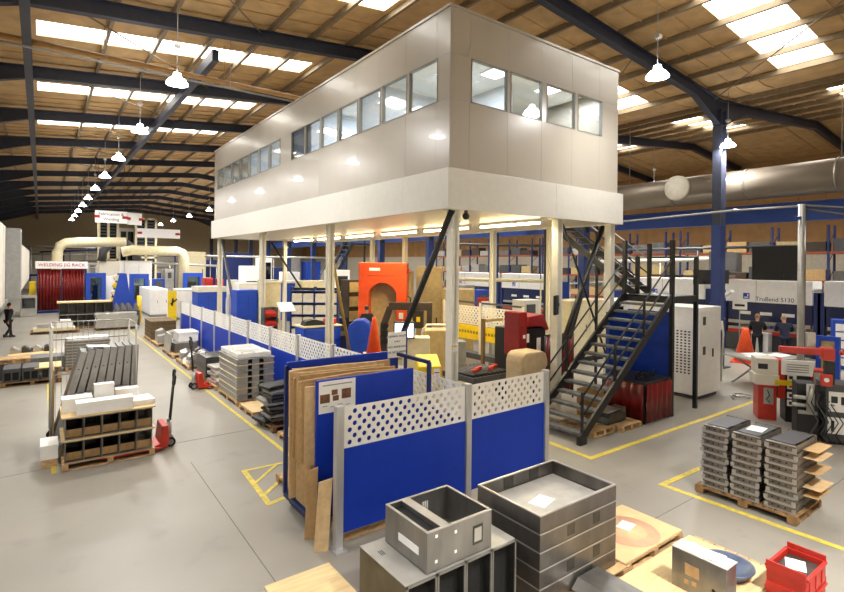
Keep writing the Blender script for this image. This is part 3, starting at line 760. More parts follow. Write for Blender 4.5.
for i, (x, y, r) in enumerate(((.13,.38,1.3),(.14,.24,1.75))):
    b = MB(); b.box(-.15,-.105,0,.15,.105,.002); o = b.obj('paper_sheet', m_paper, loc=(UX+x, UY+y, UZ+h_+.0135+.0025*i)); o.rotation_euler = (0,0,r); tag(o, ('lower' if i == 0 else 'upper')+' white sheet on top of the upright steel box', 'paper', 'papers on the upright box')
m_bluefilm = mat('blue_filmed_steel', '#56617a', .35, .3, var=.25, scale=7)
T = tag(MB().lathe([(.0,.03),(.20,.025),(.23,.07),(.29,.12),(.31,.13),(.31,.115),(.25,.05),(.22,.0),(.0,.0)], n=32).obj('dished_disc', m_bluefilm, loc=(6.95, 2.9, UZ)), 'blue filmed dished disc lying on plywood behind the upright steel box', 'disc')
T.rotation_euler = (.0, 0, 0)
# folded sheet parts in front
T = thing('folded_bracket', 'folded grey steel bracket lying in front of the trays pallet', 'bracket', (5.05, 3.05, 0.0))
b = MB(); b.prism([(0,.2),(.12,.3),(.5,.3),(.62,.2),(.6,.19),(.49,.285),(.13,.285),(.02,.19)], 'y', 0, .75); b.obj('folded_plate', m_steel, T)
b = MB(); b.box(.03, .02, .0, .59, .7, .19); b.obj('support_box', m_steeld, T)
# ---------------------------------------------------------------- red bins
m_redb = mat('red_bin_plastic', '#b12a1f', .4, var=.08)
def redbin(label, loc):
    t = thing('plastic_bin', label, 'bin', loc, 0, 'red plastic bins'); w, d, h_ = .64, .40, .245
    b = MB(); b.tray(0, 0, 0, w, d, h_, .02)
    b.box(-.0, -.02, h_-.03, w, .0, h_); b.box(0, d, h_-.03, w, d+.02, h_); b.obj('tub', m_redb, t, bev=.006)
    b = MB()
    for x in (.08, .28, .48): b.box(x, -.012, .04, x+.03, 0, h_-.04)
    b.obj('ribs', m_redb, t)
    b = MB(); b.prism([(0,h_-.04),(0,h_+.11),(d,h_+.11),(d,h_-.04)], 'x', 0, .02) if False else b.box(-.02, 0, h_-.05, .0, d, h_+.06); b.obj('end_flap', m_redb, t)
    b = MB(); b.box(w, 0, h_-.05, w+.02, d, h_+.06); b.obj('end_flap', m_redb, t)
    return t
for i, z in enumerate((.002, .249)): redbin(('lower' if i == 0 else 'top')+' red plastic bin of the stack beside the near pallet', (6.95, 2.06, z))
b = MB(); b.box(-.15,-.1,0,.15,.1,.004); o = b.obj('paper_sheet', m_paper, loc=(7.25, 2.26, .47)); o.rotation_euler = (.0,.06,.35); tag(o, 'white paper lying in the top red plastic bin', 'paper')
b = MB(); b.box(-.27,-.165,0,.27,.165,.17); tag(b.obj('packed_parts', m_steeld, loc=(7.27, 2.26, .272)), 'dark parts filling the top red plastic bin', 'parts')
# ---------------------------------------------------------------- stacked chassis
pallet('pallet under the three columns of stacked metal chassis', (9.42, 2.92, 0), 0, 1.1, 1.55, m_woodd)
m_chtop = mat('dark_chassis_top', '#45464a', .4, .4, var=.15)
proto = None; random.seed(5)
for c in range(3):
    for k in range(9):
        nm = ['nearest', 'middle', 'far'][c]
        lab = '%s chassis from the bottom in the %s column of the chassis stack' % (ORD[k], nm)
        loc = (9.5+random.uniform(-.015,.015), 2.97+c*.5+random.uniform(-.015,.015), PZ+.002+k*.12)
        if proto is None:
            t = thing('metal_chassis', lab, 'chassis', loc, 0, 'stacked metal chassis'); w, d, h_ = .92, .41, .116
            b = MB(); b.box(0, 0, .0, w, d, .012); b.box(0, 0, .012, .012, d, h_); b.box(w-.012, 0, .012, w, d, h_); b.box(.012, .02, .012, w-.012, .032, h_-.03); b.box(.012, d-.032, .012, w-.012, d-.02, h_-.03); b.obj('body', mat('chassis_steel', '#7a736a', .4, .6, var=.25, scale=9), t, bev=.003)
            b = MB(); b.box(-.03, -.01, .0, .0, d+.01, .014); b.box(-.02, .0, .1, .014, d, .114); b.obj('bright_lip', m_steell, t)
            for q in (0, 1): b = MB(); b.box(-.022, -.015+q*(d-.025), .0, .0, .04+q*(d-.025), .07); b.obj('corner_flange', m_steell, t)
            b = MB()
            for y in (.12, .21, .30): b.box(-.003, y, .045, .0, y+.022, .065)
            b.obj('punched_holes', m_hole, t)
            b = MB(); b.box(.06, .04, h_-.008, w-.06, d-.04, h_+.001); b.obj('cover_plate', m_chtop, t)
            proto = t
        else: dup(proto, loc, random.uniform(-.012,.012), lab)
for k, z in enumerate((.24, .36, .6, .84, .96)):
    b = MB(); b.box(0, 0, 0, .62, .36, .004); o = b.obj('cardboard_sheet', m_card2 if k % 2 else m_card, loc=(9.78+.03*(k%3), 2.76-.03*(k%2), PZ+z-.002)); o.rotation_euler = (.03*(k%2)-.02, 0, 0)
    tag(o, '%s cardboard interleaf from the bottom poking out of the chassis stack' % ORD[k], 'cardboard', 'cardboard between the chassis')
b = MB(); b.box(-.17,-.12,0,.17,.12,.003); o = b.obj('paper_sheet', m_paper, loc=(9.93, 3.68, PZ+1.085)); o.rotation_euler = (0,0,.1); tag(o, 'white paper on the middle column of the chassis stack', 'paper')
# ================================================================ left aisle: compartment pallet
T = pallet('pallet under the two tiers of open compartment boxes by the red pallet truck', (.36, 11.85, 0), 0, 1.58, 1.05)
for r in range(2):
    for c in range(5):
        t = thing('compartment_box', '%s open steel box from the aisle end in the %s tier of the compartment pallet' % (ORD[4-c], ['lower', 'upper'][r]), 'steel box', (.40+c*.3, 11.87, .146+r*.44), 0, 'open steel boxes on the left pallet')
        b = MB(); w, d_, h_ = .292, .95, .41; b.box(0,0,0,.01,d_,h_); b.box(w-.01,0,0,w,d_,h_); b.box(.01,d_-.01,0,w-.01,d_,h_); b.box(.01,0,0,w-.01,d_-.01,.01); b.box(.01,0,h_-.01,w-.01,d_-.01,h_); b.obj('shell', m_galv if c == 4 else m_steeld, t)
        b = MB(); b.box(.012,.12,.012,w-.012,.13,.16); b.obj('inner_board', m_card, t)
        b = MB(); b.box(0,-.012,0,w,0,.02); b.box(0,-.012,h_-.02,w,0,h_); b.box(0,-.012,.02,.014,0,h_-.02); b.obj('front_rim', m_steel, t)
for r, z in enumerate((.557, .997)):
    box('spacer_board', ['cream board between the tiers of compartment boxes', 'cream board on top of the compartment boxes'][r], 'board', (.34, 11.83, z+.001, 1.6, 1.02, .027), m_ply)
z = 1.026
def wcarton(label, d, rz=0):
    t = thing('white_carton', label, 'carton', d[:3], rz, 'white cartons on the compartment pallet')
    b = MB(); b.box(0,0,0,*d[3:]); b.obj('body', m_white, t, bev=.006)
    b = MB(); b.box(-.006,-.006,d[5],d[3]+.006,d[4]+.006,d[5]+.015); b.box(-.006,-.006,d[5]-.04,d[3]+.006,-.0,d[5]); b.obj('lid', m_paper, t)
wcarton('long white carton at the front edge of the compartment boxes', (.58, 11.86, z, .96, .3, .22), .02)
wcarton('white carton on the left behind the long one on the compartment boxes', (.36, 12.2, z, .5, .35, .25))
wcarton('tallest white carton, upright in the middle of the compartment boxes', (.9, 12.26, z, .34, .2, .46))
wcarton('flat white carton at the aisle end of the compartment boxes', (1.56, 12.0, z, .4, .5, .09), .1)
wcarton('low white carton behind the upright one on the compartment boxes', (1.3, 12.5, z, .42, .25, .26))
b = MB(); b.box(.05, 12.3, 0, .3, 12.9, .14); tag(b.obj('timber_block', m_wood), 'timber baulk on the floor left of the compartment pallet', 'timber')
wcarton('white carton on the timber left of the compartment pallet', (.03, 12.3, .142, .28, .6, .26))
# ================================================================ pallet trucks
def ptruck(label, loc, rotz):
    t = thing('pallet_truck', label, 'pallet truck', loc, rotz, 'red pallet trucks')      # forks along -x, handle at +x
    for y in (-.27, .27):
        b = MB(); b.box(-1.15, y-.08, .055, -.1, y+.08, .1); b.box(-1.25, y-.05, .055, -1.15, y+.05, .085); f = b.obj('fork', m_red, t, bev=.01)
        b = MB(); b.tube((-1.02, y-.05, .041), (-1.02, y+.05, .041), .04, 10); b.obj('roller', m_rub, f)
    b = MB(); b.prism([(-.32,.055),(.0,.055),(.04,.2),(.02,.52),(-.1,.52),(-.14,.16),(-.32,.11)], 'y', -.3, .3); b.obj('body', m_red, t, bev=.012)
    b = MB(); b.tube((.07,0,.2), (.07,0,.52), .07, 14); b.tube((.07,0,.52), (.07,0,.6), .035, 10); b.box(-.0,-.1,.2,.14,.1,.26); b.obj('pump', m_galv, t)
    for y in (-.09, .09):
        b = MB(); b.tube((.1, y-.03, .1), (.1, y+.03, .1), .1, 20); w_ = b.obj('wheel', m_rub, t)
        b = MB(); b.tube((.1, y-.034, .1), (.1, y+.034, .1), .06, 16); b.obj('hub', m_grey, w_)
    b = MB(); b.tube((.1,0,.55), (.16,0,1.28), .03, 10); b.obj('tiller', m_black, t)
    b = MB(); b.path([(.16,0,1.27),(.17,-.09,1.34),(.18,-.12,1.5),(.185,-.08,1.62),(.19,0,1.64),(.185,.08,1.62),(.18,.12,1.5),(.17,.09,1.34),(.16,0,1.27)], .022, 8); h = b.obj('handle_loop', m_black, t)
    b = MB(); b.tube((.17,-.02,1.36), (.19,.0,1.6), .012, 6); b.obj('lever', m_greyd, h)
ptruck('red pallet truck with upright black handle at the left compartment pallet', (2.2, 12.3, 0), 0)
ptruck('red pallet truck parked on the yellow line by the row of pallets', (4.0, 17.35, 0), PI+.1)
# ================================================================ cage trolley with grey panels
T = thing('cage_trolley', 'tall wire cage trolley holding leaning grey steel panels', 'trolley', (.2, 13.15, 0))
W, Dp, Ht = 1.55, 1.2, 2.6
b = MB(); b.box(0,0,.16,W,Dp,.2); b.obj('base', m_grey, T)
for x in (0, W):
    for y in (0, Dp):
        b = MB(); b.tube((x,y,.2), (x,y,Ht if y else Ht-.02), .024, 8); b.obj('upright', m_galv, T)
        b = MB(); b.tube((x,y-.02,.07), (x,y+.02,.07), .07, 12); b.box(x-.03,y-.03,.1,x+.03,y+.03,.16); b.obj('castor', m_rub, T)
b = MB()
for z in (2.6, 2.2, 1.4): b.tube((0,Dp,z),(W,Dp,z),.014,6); b.tube((0,0,z),(0,Dp,z),.014,6)
b.tube((W,0,2.6),(W,Dp,2.6),.014,6); b.obj('rail', m_galv, T)
b = MB()
for i in range(1, 15): b.tube((W*i/15,Dp,.2),(W*i/15,Dp,2.6),.005,5,cap=False)
for i in range(1, 9): b.tube((0,Dp*i/9,.2),(0,Dp*i/9,2.6),.005,5,cap=False)
b.obj('wire_mesh', m_galv, T)
box('plywood_board', 'brown plywood board standing inside the left of the cage trolley', 'board', (.24, 13.25, .202, .02, .9, 1.5), m_card)
for k in range(8):
    t = thing('steel_upright', '%s tall grey steel panel from the left in the cage trolley' % ORD[k], 'steel panel', (.3+.115*k+.055*max(0, 0), 13.2, .202+.06*0), 0, 'grey panels in the cage trolley')
    t.rotation_euler = (0, math.radians(15-1.9*k), 0); t.location.x = .23+.2*k; t.location.z = .245
    w, d_, h_ = .125, .7, 1.88
    b = MB(); b.box(0,.012,0,w,d_,h_); b.obj('body', m_profile, t, bev=.004)
    b = MB(); b.box(0,0,0,w,.012,h_); b.obj('front_flange', mat('light_grey_steel', '#9c9c9a', .45, .3), t)
    b = MB()
    for z in (1.5,): b.tube((w*.5,-.002,z),(w*.5,.0,z),.014,8)
    b.obj('bolt_hole', m_hole, t)
b = MB(); b.box(0,0,0,.5,.35,.006); o = b.obj('paper_sheet', m_paper, loc=(.86, 13.3, 2.135)); o.rotation_euler = (0,.1,.1); tag(o, 'white paper laid on top of the leaning grey panels', 'paper')
for k, (x, y, z) in enumerate(((.62,13.12,.9),(.66,13.0,.72),(1.3,13.12,.95),(1.38,13.0,.75))):
    b = MB(); b.box(0,0,0,.3,.012,.3); b.box(0,-.12,0,.3,0,.012); b.box(.0,-.12,.29,.3,0,.302)
    b.mi = 1; b.box(.08,-.003,.18,.11,.0,.21); b.box(.19,-.003,.18,.22,.0,.21)
    o = b.obj('folded_bracket', [m_steel, m_hole], loc=(x, y, z)); tag(o, '%s folded grey bracket from the left hung before the leaning panels' % ORD[k], 'bracket', 'folded brackets on the cage trolley')
box('bracket_carton', 'grey box behind the white cartons carrying the folded brackets', 'box', (.5, 12.93, .0, 1.3, .19, .71), m_grey)
# ================================================================ left pallets
pallet('pallet with dark steel boxes at the left edge of the floor', (-.95, 20.7, 0), 0, 1.55, 1.1, m_woodd)
for k in range(3):
    t = thing('dark_box', '%s dark steel box from the left on the pallet at the floor edge' % ORD[k], 'steel box', (-.92+.48*k, 20.75, .146), 0, 'dark boxes at the floor edge')
    b = MB(); b.box(0,.01,0,.44,1.0,.42 if k < 2 else .36); b.obj('body', m_greyd, t, bev=.008)
    b = MB(); b.box(.04,0,.06,.2,.01,.3); b.box(.24,0,.06,.4,.01,.3); b.obj('end_recess', m_hole, t)
box('cream_sheet', 'cream board lying on the aisle-side dark box at the floor edge', 'board', (-.12, 20.7, .508, .72, 1.05, .03), m_ply)
pallet('pallet under the bundle of long grey profiles', (-.85, 22.7, 0), 0, 1.5, 1.1, m_woodd)
for r in range(4):
    for c in range(5):
        b = MB(); b.box(0,0,0,1.5,.15,.1); b.mi = 1; b.box(-.003,.02,.02,.0,.13,.08)
        o = b.obj('steel_profile', [m_profile, m_hole], loc=(-.45+.03*((r*7+c*3)%4), 22.72+c*.2, .146+r*.102)); tag(o, 'grey steel profile in the bundle left of the cage trolley', 'profile', 'grey profiles bundle')
t = pallet('empty wooden pallet lying on dark boxes behind the floor-edge pallet', (-1.15, 21.95, .55), 0, .9, .7)
box('pallet_support', 'dark box under the raised empty pallet', 'box', (-1.1, 22.0, 0, .2, .6, .549), m_greyd); box('pallet_support', 'dark box under the far end of the raised empty pallet', 'box', (-.9, 22.0, 0, .04, .6, .549), m_greyd)
pallet('pallet with a cream board behind the profile bundle', (-.95, 24.5, 0), 0, 1.5, 1.1)
box('cream_sheet', 'cream board on the pallet behind the profile bundle', 'board', (-.95, 24.5, .146, 1.5, 1.1, .3), m_ply, bev=.01)
random.seed(11)
for k in range(8):
    b = MB(); b.prism([(0,0),(.3,0),(.26,.1),(.1,.22),(0,.16)], 'y', 0, .25); o = b.obj('pressed_part', m_steeld if k % 2 else m_steell, loc=(-.9+.35*(k%4), 25.0+.32*(k//4), .45)); o.rotation_euler = (0,0,random.uniform(-.3,.3))
    tag(o, 'dark pressed metal part on the cream board behind the profile bundle', 'metal part', 'pressed parts on the cream board')
pallet('pallet of flat grey sheets behind the cage trolley', (.75, 22.6, 0), 0, 1.4, 1.1)
for k in range(9):
    t = thing('sheet_tray', '%s flat grey tray from the bottom behind the cage trolley' % ORD[k], 'tray', (.75+.01*(k%3), 22.62, .146+k*.105), 0, 'flat trays behind the cage trolley')
    b = MB(); b.tray(0,0,0,1.38,1.0,.09,.01); b.obj('pan', m_steel, t)
    b = MB(); b.box(0,-.012,.07,1.38,0,.1); b.obj('rim', m_steell, t)
box('white_board', 'white board on the flat grey trays behind the cage trolley', 'board', (.8, 22.7, 1.095, .7, .8, .03), m_white)
box('white_board', 'second white board, further right on the flat grey trays', 'board', (1.52, 22.72, 1.095, .6, .8, .05), m_white)
pallet('pallet of pale boards in front of the rack of dark compartments', (-.4, 34.6, 0), 0, 2.2, 1.2, m_woodd)
for k, (x, y, z, a, b_, c) in enumerate(((-.3,34.7,.146,1.9,1.0,.16),(-.1,34.75,.31,.6,.5,.22),(.7,34.75,.31,.8,.7,.28),(.9,34.8,.595,.5,.5,.12))):
    box('pale_board', ['wide pale board', 'left grey carton', 'white carton', 'top white carton'][k]+' on the pallet before the dark compartment rack', 'board', (x,y,z,a,b_,c), [m_cream,m_galv,m_white,m_white][k], bev=.006)
T = thing('compartment_rack', 'rack of dark steel compartments with a cream board on top, left aisle', 'rack', (.9, 36.4, 0))
b = MB(); b.box(0,0,.0,2.7,1.0,.14); b.obj('base', m_woodd, T)
for r in range(2):
    for c in range(6):
        b = MB(); x, z = .45*c, .16+r*.7; b.box(x,.0,z,x+.02,1.,z+.66); b.box(x+.42,0,z,x+.44,1.,z+.66); b.box(x,.9,z,x+.44,1.,z+.66); b.box(x,0,z,x+.44,1.,z+.03); b.obj('compartment', m_steeld, T)
b = MB(); b.box(-.05,-.02,.83,2.75,1.0,.86); b.obj('shelf', m_galv, T)
b = MB(); b.box(-.1,-.05,1.53,2.6,1.05,1.6); b.obj('top_board', m_ply, T)
pallet('pallet under the pale grey profiles by the blue stand', (2.6, 34.8, 0), 0, 2.1, 1.2, m_woodd)
for r in range(4):
    for c in range(4):
        b = MB(); b.box(0,0,0,2.1,.26,.2); b.mi = 1; b.box(-.003,.03,.03,0,.23,.17); o = b.obj('steel_profile', [m_galv, m_hole], loc=(2.55+.04*((r+c)%3), 34.8+c*.3, .146+r*.203)); tag(o, 'pale grey profile on the pallet before the blue triangular stand', 'profile', 'pale profiles by the blue stand')
random.seed(4)
for k in range(7):
    b = MB(); b.prism([(0,0),(.28,0),(.24,.2),(.1,.45),(0,.3)], 'y', 0, .36); o = b.obj('pressed_part', m_steel, loc=(3.72+.34*(k%4), 36.68+.52*(k//4), .95)); o.rotation_euler = (0,0,random.uniform(-.1,.1)); tag(o, 'grey pressed part heaped behind the pale profiles', 'metal part', 'pressed parts behind the pale profiles')
box('parts_bench', 'low grey bench under the heap of pressed parts', 'bench', (3.65, 36.6, 0, 1.4, 1.1, .945), m_greyd)
# ================================================================ row of pallets right of the aisle line
def row_pallet(lab, y, L=1.0, W=1.2, x=4.4, m=m_wood): return pallet(lab, (x, y, 0), 0, L, W, m, 'pallets along the blue screens')
row_pallet('farthest pallet of the row, under the long brown crate', 28.6, 1.1, 1.9)
T = thing('long_crate', 'long brown slatted crate at the far end of the pallet row', 'crate', (4.45, 28.6, .146))
b = MB(); b.box(.02,.02,0,1.13,1.88,.82)
b.obj('core', m_woodd, T)
m_slat = mat('dark_timber_slat', '#6d5a3c', .8, var=.2)
for z in (.02,.22,.42,.62): 
    b = MB(); b.box(0,0,z,1.15,1.9,z+.17); b.obj('side_boards', m_slat, T)
b = MB(); b.box(-.02,-.02,.82,1.17,1.92,.87); b.obj('lid', m_slat, T)
row_pallet('pallet with grey ducts in front of the long brown crate', 26.7, 1.1, 1.5)
for k, (x, y, z, a, b_, c) in enumerate(((.05,.1,0,.5,.5,.42),(.5,.5,0,.55,.7,.5),(.1,.75,0,.4,.6,.6))):
    b = MB(); b.prism([(0,0),(a,0),(a,c*.7),(a*.7,c),(0,c*.8)], 'y', 0, b_); o = b.obj('duct_piece', m_galv, loc=(4.45+x, 26.75+y, .146)); tag(o, '%s galvanised duct piece from the near end before the brown crate' % ORD[k], 'duct piece', 'duct pieces before the brown crate')
row_pallet('pallet with the big white carton and bright panel', 23.2, 1.1, 2.2)
T = thing('white_carton', 'big white lidded carton in the middle of the pallet row', 'carton', (4.8, 24.0, .55)); b = MB(); b.box(0,0,0,.8,1.1,.4); b.obj('body', m_white, T, bev=.01); b = MB(); b.box(-.02,-.02,.33,.82,1.12,.42); b.obj('lid', m_white, T, bev=.01)
box('steel_case', 'grey steel case under the big white carton', 'case', (4.6, 23.7, .146, .9, 1.5, .4), m_steel, bev=.01)
b = MB(); b.box(0,0,0,.03,1.3,.75); o = b.obj('bright_sheet', m_steell, loc=(4.43, 23.9, .15)); o.rotation_euler = (0,.08,0); tag(o, 'bright steel panel leaning before the big white carton', 'panel')
row_pallet('pallet with a heap of stainless parts', 20.4, 1.1, 2.1)
random.seed(21)
for k in range(16):
    b = MB(); w = random.uniform(.25,.5); b.prism([(0,0),(w,0),(w*.9,.12),(w*.5,.2),(.03,.13)], 'y', 0, random.uniform(.2,.4))
    o = b.obj('stainless_part', random.choice((m_steell,m_galv,m_steel,m_white)), loc=(4.45+.5*(k%2)+random.uniform(0,.08), 20.5+.48*((k//2)%4), .146+.2*(k//8))); o.rotation_euler = (0,0,random.uniform(-.35,.35))
    tag(o, 'bright stainless part heaped on the pallet row beyond the dark flat stack', 'metal part', 'stainless parts on the pallet row')
b = MB(); b.lathe([(.0,0),(.22,0),(.22,.16),(.0,.16)], n=20); tag(b.obj('tape_roll', m_card, loc=(5.1, 20.2, .147)), 'round brown reel before the heap of stainless parts', 'reel')
row_pallet('pallet under the flat stack of dark plates', 18.0, 1.1, 1.3, m=m_woodd)
for k in range(8):
    t = thing('dark_plate', '%s dark flanged plate from the bottom of the flat stack' % ORD[k], 'plate', (4.45+.012*(k%2), 18.05, .146+k*.085), 0, 'dark flanged plates')
    b = MB(); b.box(0,0,.02,1.05,1.2,.075); b.obj('plate', m_steeld, t); b = MB(); b.box(-.01,-.01,0,1.06,1.21,.02); b.obj('flange', m_greyd, t)
row_pallet('pallet with white wrapped parts behind the tray stack', 16.7, 1.0, 1.1)
for k in range(5):
    b = MB(); b.box(0,0,0,.9,.9,.09); b.box(0,0,.09,.9,.1,.11); o = b.obj('wrapped_part', m_white if k % 2 else m_galv, loc=(4.45, 16.75, .146+.112*k), bev=.02); o.rotation_euler = (0,0,.06*(-1)**k); tag(o, '%s white wrapped part from the bottom, between tray stack and dark plates' % ORD[k], 'wrapped part', 'white wrapped parts')
row_pallet('pallet under the tall stack of pale grey trays', 14.5, 1.1, 1.85)
m_traygrey = mat('pale_grey_tray', '#a9a8a4', .45, .3, var=.08)
for k in range(7):
    t = thing('grey_tray', '%s pale grey tray from the bottom of the tall stack beside the aisle' % ORD[k], 'tray', (4.42, 14.55+.01*(k%2), .146+k*.165), 0, 'pale grey trays by the aisle')
    b = MB(); b.box(0,.0,.0,.012,1.75,.14); b.box(1.03,0,0,1.042,1.75,.14); b.box(.012,1.738,0,1.03,1.75,.14); b.box(.012,0,0,.3,.012,.14); b.box(.42,0,0,.62,.012,.14); b.box(.75,0,0,1.03,.012,.14); b.box(.012,.012,0,1.03,1.738,.01); b.obj('pan', m_traygrey, t)
    b = MB(); b.box(-.02,-.03,.142,1.06,1.78,.16); b.obj('spacer_board', m_cream if k % 2 else m_traygrey, t)
for k, y in enumerate((14.6, 15.5)):
    t = thing('white_tray', ['near', 'far'][k]+' open white tray on top of the tall stack of grey trays', 'tray', (4.45, y, 1.304), 0, 'open white trays')
    b = MB(); b.tray(0,0,0,.95,.78,.14,.02); b.obj('pan', m_white, t, bev=.006); b = MB(); b.box(.25,.2,.02,.6,.5,.1); b.obj('inner_part', m_galv, t)
row_pallet('pallet topped with a bare plywood sheet between tray stack and dark panels', 13.15, 1.0, 1.15)
box('plywood_sheet', 'bare plywood sheet on the pallet between tray stack and dark panels', 'plywood', (4.4, 13.15, .146, .95, 1.1, .02), m_ply)
row_pallet('pallet under the heap of dark folded panels', 11.75, 1.1, 1.3, m=m_woodd)
random.seed(9)
for k in range(10):
    b = MB(); L = random.uniform(.9,1.15); b.prism([(0,0),(L,0),(L,.05),(L-.08,.07),(.1,.07),(0,.05)], 'y', 0, random.uniform(.5,.9)); b.box(L-.03,.0,.05,L,.5,.085)
    o = b.obj('folded_sheet', m_black if k % 3 == 0 else m_steeld if k % 3 == 1 else m_steel, loc=(4.4+random.uniform(-.08,.08), 11.9+random.uniform(-.08,.25), .15+k*.09)); o.rotation_euler = (random.uniform(-.012,.012), random.uniform(-.015,.015), random.uniform(-.2,.2))
    tag(o, '%s dark folded panel from the bottom of the heap by the cardboard trolley' % ORD[k], 'panel', 'dark folded panels')
row_pallet('nearest pallet of the row, half hidden by the cardboard trolley', 10.25, 1.0, 1.2)
box('white_carton', 'pale carton on the half-hidden pallet behind the cardboard trolley', 'carton', (4.45, 10.3, .146, .8, .9, .12), m_white, bev=.01)
pallet('wooden pallet on the floor just behind the cardboard trolley', (3.5, 8.32, 0), 0, 1.2, .85)
# ================================================================ people
def person(label, loc, rotz, pose='stand', top=m_cloth, legs=m_cloth, hair=m_hair, h=1.76):
    t = thing('person', label, 'person', loc, rotz)          # faces +y locally
    lean = {'stand': .06, 'lean': .34, 'walk': .05}[pose]
    def skin(name, V, E, R, m, parent, root=0, sub=2):
        me = bpy.data.meshes.new(name); me.from_pydata([Vector(v) for v in V], E, []); me.update()
        o = bpy.data.objects.new(name, me); COL.objects.link(o); o.parent = parent
        md = o.modifiers.new('skin', 'SKIN'); md.use_smooth_shade = True
        for i, r in enumerate(R):
            sv = me.skin_vertices[0].data[i]; sv.radius = (r, r) if not isinstance(r, tuple) else r; sv.use_root = i == root
        q = o.modifiers.new('sub', 'SUBSURF'); q.levels = sub; q.render_levels = sub
        me.materials.append(m); return o
    hip = .92; s = h/1.76
    def up(d, side=0, fwd=0): return (side, math.sin(lean)*d+fwd, hip+math.cos(lean)*d)
    pel, wai, che, nek, hd0, hd1 = (0,0,hip), up(.2), up(.42), up(.56), up(.64, 0, .01), up(.78, 0, .03)
    sh = [up(.49, sx_*.19) for sx_ in (-1,1)]
    if pose == 'walk': el = [(-.25,.1,1.12),(.25,-.14,1.13)]; wr = [(-.25,.27,.93),(.24,-.16,.88)]
    else:
        el = [(-.24, .14+math.sin(lean)*.35, 1.13),(.25, .16+math.sin(lean)*.35, 1.13)]; wr = [(-.14, .4+math.sin(lean)*.4, 1.1),(.18, .42+math.sin(lean)*.4, 1.12)]
    kn = [(-.11,.05,.5),(.11,.02,.5)]; an = [(-.12,0,.09),(.12,-.04,.09)]
    if pose == 'walk': kn = [(-.1,.17,.51),(.1,.03,.48)]; an = [(-.11,.24,.1),(.11,-.22,.16)]
    toe = [(a[0], a[1]+.17, .05) for a in an]
    V = [pel, wai, che, nek, hd0, hd1, sh[0], el[0], wr[0], sh[1], el[1], wr[1], (-.1,0,hip-.06), kn[0], an[0], (.1,0,hip-.06), kn[1], an[1]]
    E = [(0,1),(1,2),(2,3),(3,4),(4,5),(2,6),(6,7),(7,8),(2,9),(9,10),(10,11),(0,12),(12,13),(13,14),(0,15),(15,16),(16,17)]
    R = [(.12,.09),(.11,.085),(.12,.08),.05,.07,.07,.05,.04,.034,.05,.04,.034,.075,.05,.04,.075,.05,.04]
    V = [tuple(c*s for c in v) for v in V]
    body = skin('body', V, E, R, m_skin, t)
    # head, ears, nose, hands
    hc = Vector(up(.76, 0, .03))*s
    b = MB(); b.sphere(hc, .1, .82, .98, 1.18, 16); b.sphere(hc+Vector((0,.1,-.01)), .016, 1, 1.2, 1.6, 8)
    for q in (-1, 1): b.sphere(hc+Vector((q*.083,0,-.01)), .024, .5, 1, 1.4, 8)
    b.box(hc.x-.025, hc.y+.085, hc.z-.058, hc.x+.025, hc.y+.095, hc.z-.05); b.obj('head', m_skin, t)
    b = MB()
    for q in (-1, 1): b.sphere(hc+Vector((q*.034,.088,.018)), .011, 1, .7, .8, 8)
    b.obj('eyes', m_ink, t)
    b = MB(); b.sphere(hc+Vector((0,-.02,.035)), .1, .9, 1.0, 1.06, 14); b.obj('hair', hair, t)
    for k in (0, 1):
        w_, e_ = Vector(wr[k])*s, Vector(el[k])*s; d = (w_-e_).normalized(); sd = Vector((1,0,0)); nn = d.cross(sd).normalized()
        b = MB(); pc = w_+d*.05; b.sphere(pc, .04, .95, 1.1, .6, 10)
        for f in range(4):
            o_ = sd*(.027-.018*f); L = (.06,.072,.068,.052)[f]; p0 = pc+d*.03+o_; p1 = p0+d*L*.6-nn*.01*(1 if nn.z > 0 else -1); p2 = p1+d*L*.35-nn*.03*(1 if nn.z > 0 else -1); b.path([p0,p1,p2], .008, 6)
        th_ = sd*(-.035 if k else .035); b.path([pc+th_*.8, pc+th_*1.4+d*.03, pc+th_*1.2+d*.06], .009, 6); b.obj('hand', m_skin, t)
    S = lambda vs: [tuple(Vector(v)*s) for v in vs]
    mid = lambda a, c, f: tuple(Vector(a)*(1-f)+Vector(c)*f)
    V = S([(0,0,hip-.06), pel, wai, che, nek, sh[0], el[0], mid(el[0],wr[0],.9), sh[1], el[1], mid(el[1],wr[1],.9)])
    skin('jacket', V, [(0,1),(1,2),(2,3),(3,4),(3,5),(5,6),(6,7),(3,8),(8,9),(9,10)], [(.165,.125),(.165,.125),(.16,.125),(.19,.14),.075,.095,.07,.056,.095,.07,.056], top, t)
    V = S([pel, (-.1,0,hip-.06), kn[0], an[0], (.1,0,hip-.06), kn[1], an[1]])
    skin('trousers', V, [(0,1),(1,2),(2,3),(0,4),(4,5),(5,6)], [(.15,.11),.1,.075,.065,.1,.075,.065], legs, t)
    for k in (0, 1):
        a = Vector(an[k])*s; b = MB(); b.prism([(-.08,-.09),(.2,-.09),(.2,-.04),(.08,.01),(.04,.07),(-.08,.07)], 'x', -.048, .048); b.xf(Matrix.Translation(a)); b.obj('boot', m_shoe, t, bev=.01)
    return t
